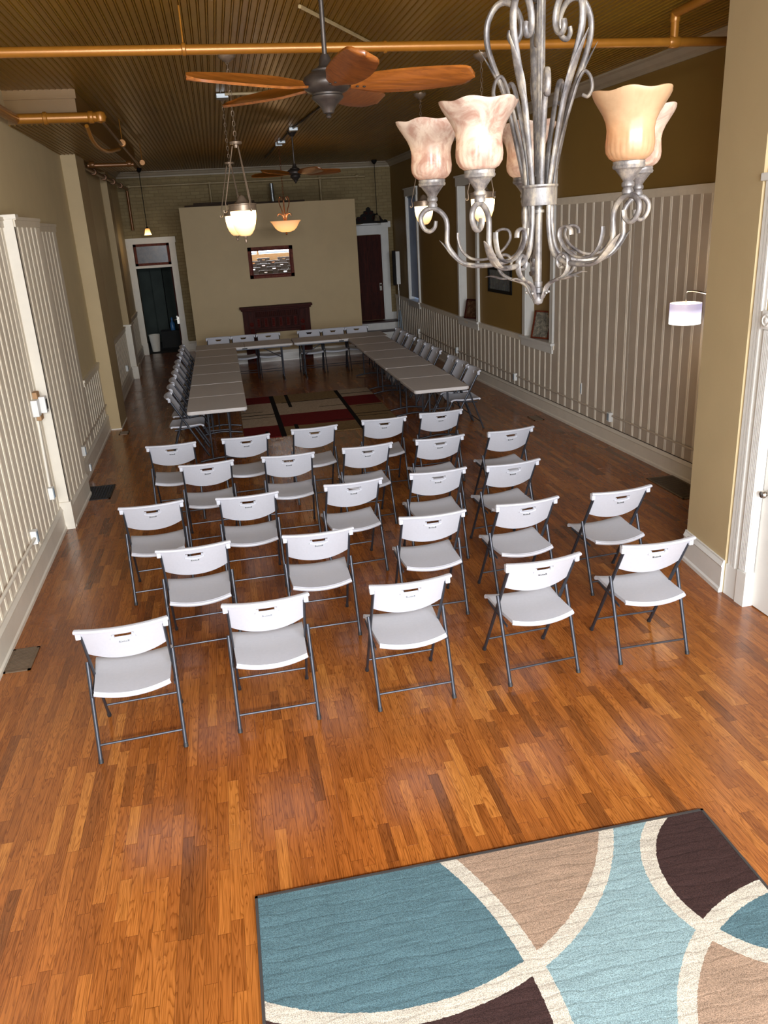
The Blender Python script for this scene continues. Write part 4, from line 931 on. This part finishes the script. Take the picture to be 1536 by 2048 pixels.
# ------------------------------------------------------------------ projection screen stand
t = thing('screen_stand', 'folded white projection screen case on a chrome pole in the far right corner', 'projection screen', (4.45, 20.6, 0))
bm = nb(); box(bm, -.05, .05, -.05, .05, 1.4, 2.2, .01); obj('screen_case', bm, 'white', t)
bm = nb(); box(bm, -.13, -.055, -.03, .03, 1.38, 2.22, .005); obj('black_frame', bm, 'black', t)
bm = nb(); sweep(bm, [(0, 0, .0), (0, 0, 1.42)], .022, 12); obj('pole', bm, 'chrome', t, 1)
for k in range(3):
    a = 2*PI*k/3+.4; bm = nb(); sweep(bm, [(0.02*math.cos(a), .02*math.sin(a), .75), (.06*math.cos(a), .06*math.sin(a), .3), (.11*math.cos(a), .11*math.sin(a), .012)], .011, 8); obj('leg', bm, 'outlet_face', t, 1)
# ------------------------------------------------------------------ pictures
def picture(name, label, loc, rz, tilt, w_, h_, fm, im, fw=.03, mat_=None):
    t = thing(name, label, 'picture', loc, rz)
    t.rotation_euler = (tilt, 0, rz)
    bm = nb()
    for a in ((-w_/2, w_/2, h_-fw, h_), (-w_/2, w_/2, 0, fw), (-w_/2, -w_/2+fw, 0, h_), (w_/2-fw, w_/2, 0, h_)): box(bm, a[0], a[1], -.022, 0, a[2], a[3])
    obj('frame', bm, fm, t)
    bm = nb(); box(bm, -w_/2+fw*.5, w_/2-fw*.5, -.010, -.002, fw*.5, h_-fw*.5); 
    p_ = obj('print', bm, im, t)
# right wall pictures face -x : local -y -> -x  => rz = -90deg
picture('framed_picture', 'black-framed dim harbour print hanging on the dark khaki wall between niches', (RX(13.3)-.004, 13.28, 1.66), -PI/2+.038, 0, 1.06, .42, 'black', 'pic_sea', .05)
picture('framed_sketch', 'wood-framed sketch leaning in the nearer wall niche', (RX(11.7)+.0, 11.64, 1.088), -PI/2+.5, -.25, .34, .42, 'frame', 'pic_sketch', .025)
picture('framed_portrait', 'small dark framed picture leaning in the farther wall niche', (RX(14.9)+.01, 14.84, 1.088), -PI/2+.5, -.25, .32, .36, 'mahogany', 'pic_dark', .03)
# ------------------------------------------------------------------ floor registers
def register(label, x0, x1, y0, y1, mat, n, along='x', skew=0):
    t = thing('floor_register', label, 'floor vent', ((x0+x1)/2, (y0+y1)/2, 0), skew); hx, hy = (x1-x0)/2, (y1-y0)/2
    bm = nb(); fw = .02
    for a in ((-hx, hx, -hy, -hy+fw), (-hx, hx, hy-fw, hy), (-hx, -hx+fw, -hy, hy), (hx-fw, hx, -hy, hy)): box(bm, a[0], a[1], a[2], a[3], .0, .008)
    obj('frame', bm, mat, t)
    bm = nb(); box(bm, -hx+fw, hx-fw, -hy+fw, hy-fw, .0005, .002); obj('dark_well', bm, 'rubber', t)
    bm = nb()
    for i in range(n):
        if along == 'x': y = -hy+fw+(i+.5)*(2*hy-2*fw)/n; box(bm, -hx+fw, hx-fw, y-.005, y+.004, .001, .007)
        else: x = -hx+fw+(i+.5)*(2*hx-2*fw)/n; box(bm, x-.004, x+.004, -hy+fw, hy-fw, .001, .007)
    if mat == 'grille':
        for i in range(8): x = -hx+fw+(i+.5)*(2*hx-2*fw)/8; box(bm, x-.004, x+.004, -hy+fw, hy-fw, .001, .007)
    obj('louvres', bm, mat, t)
register('black iron floor grille lying against the left baseboard', -1.87, -1.57, 9.37, 9.93, 'grille', 14)
register('brown floor register at the near left edge of the floor', -1.85, -1.66, 5.41, 5.76, 'grille_brown', 16)
register('small brown floor register by the tan column', -1.83, -1.68, 12.68, 12.88, 'grille_brown', 8)
register('large brown floor grille at the right baseboard behind the near wall', 4.46, 4.78, 7.1, 7.86, 'grille_brown', 22)
register('small floor register on the right side, beyond the chairs', 4.32, 4.48, 10.92, 11.2, 'grille_brown', 8)
# ------------------------------------------------------------------ outlet boxes, conduits
def outlet(label, x, y, z, sgn, w_=.08, h_=.12, d=.05):
    t = thing('outlet_box', label, 'outlet', (x, y, z))
    bm = nb(); box(bm, min(0, sgn*d), max(0, sgn*d), -w_/2, w_/2, -h_/2, h_/2, .004); obj('box_body', bm, 'outlet', t)
    bm = nb(); box(bm, min(sgn*d, sgn*(d+.004)), max(sgn*d, sgn*(d+.004)), -w_*.3, w_*.3, -h_*.38, h_*.38); obj('face_plate', bm, 'outlet_face', t)
outlet('white outlet box low on the right wall, nearest the camera', RX(9.33)-.03, 9.33, .37, -1)
outlet('white outlet box low on the right wall, below the nearer niche', RX(12.5)-.03, 12.5, .37, -1)
outlet('white outlet box low on the right wall, near the farther niche', RX(15.6)-.03, 15.6, .40, -1)
outlet('white outlet box low on the right wall, below the blind', RX(18.9)-.03, 18.9, .40, -1)
outlet('slim pale wall plate on the tall right panelling', RX(10.2)-.02, 10.2, .58, -1, .03, .16, .01)
outlet('white outlet box on the left wall beside the baseboard, nearest the camera', LX(7.1)+.02, 7.1, .42, 1)
outlet('white outlet box at the foot of the vertical conduit', LX(8.08)+.02, 8.08, .52, 1)
outlet('white outlet box low on the left wall just before the column', LX(10.3)+.02, 10.3, .38, 1)
outlet('tiny white jack on the left baseboard beside the iron grille', LX(10.45)+.055, 10.45, .12, 1, .07, .09, .02)
outlet('white outlet box low on the left wall beyond the column', LX(16.9)+.02, 16.9, .40, 1)
t = thing('thermostat', 'white thermostat on a brown wood block on the left wall', 'thermostat', (LX(8.22)+.02, 8.22, 1.37))
bm = nb(); box(bm, 0, .05, -.02, .10, -.14, .14, .01); obj('wood_block', bm, 'carton', t)
bm = nb(); box(bm, .05, .11, .0, .09, -.07, .09, .006); box(bm, 0, .06, -.12, -.02, -.08, .08, .006); obj('thermostat_body', bm, 'outlet', t)
bm = nb(); box(bm, .11, .113, .03, .08, -.04, .06); obj('display', bm, 'rubber', t)
def cond(label, pts, mat, r=.012):
    o0 = Vector(pts[0]); bm = nb(); sweep(bm, [Vector(q)-o0 for q in pts], r, 8); o = tag(obj('wall_conduit', bm, mat, None, 1), label, 'conduit'); o.location = o0
cond('cream vertical conduit under the thermostat on the left wall', [(LX(8.18)+.035, 8.17, 1.24), (LX(8.1)+.035, 8.1, .58)], 'cream', .014)
cond('tan horizontal conduit low on the left wall running towards the camera', [(LX(7.05)+.05, 7.05, .42), (LX(3)+.05, 3, .42)], 'cream', .014)
cond('thin conduit low on the left wall between outlet and column', [(LX(10.35)+.04, 10.35, .42), (LX(13.05)+.04, 13.05, .42)], 'board', .01)
for a, b, s in ((5.8, 9.28, 'grey conduit low on the right wall from the nearest outlet to the near wall'), (9.38, 12.45, 'grey conduit low on the right wall between the two nearer outlets'), (12.55, 15.55, 'grey conduit low on the right wall between niche outlets'), (15.65, 18.85, 'grey conduit low on the right wall between the two farthest outlets')):
    cond(s, [(RX(a)-.045, a, .39), (RX(b)-.045, b, .39)], 'board', .012)
cond('short white conduit dropping from the farthest right outlet to the floor', [(RX(18.85)-.06, 18.85, .34), (RX(18.85)-.06, 18.85, .0)], 'white', .014)
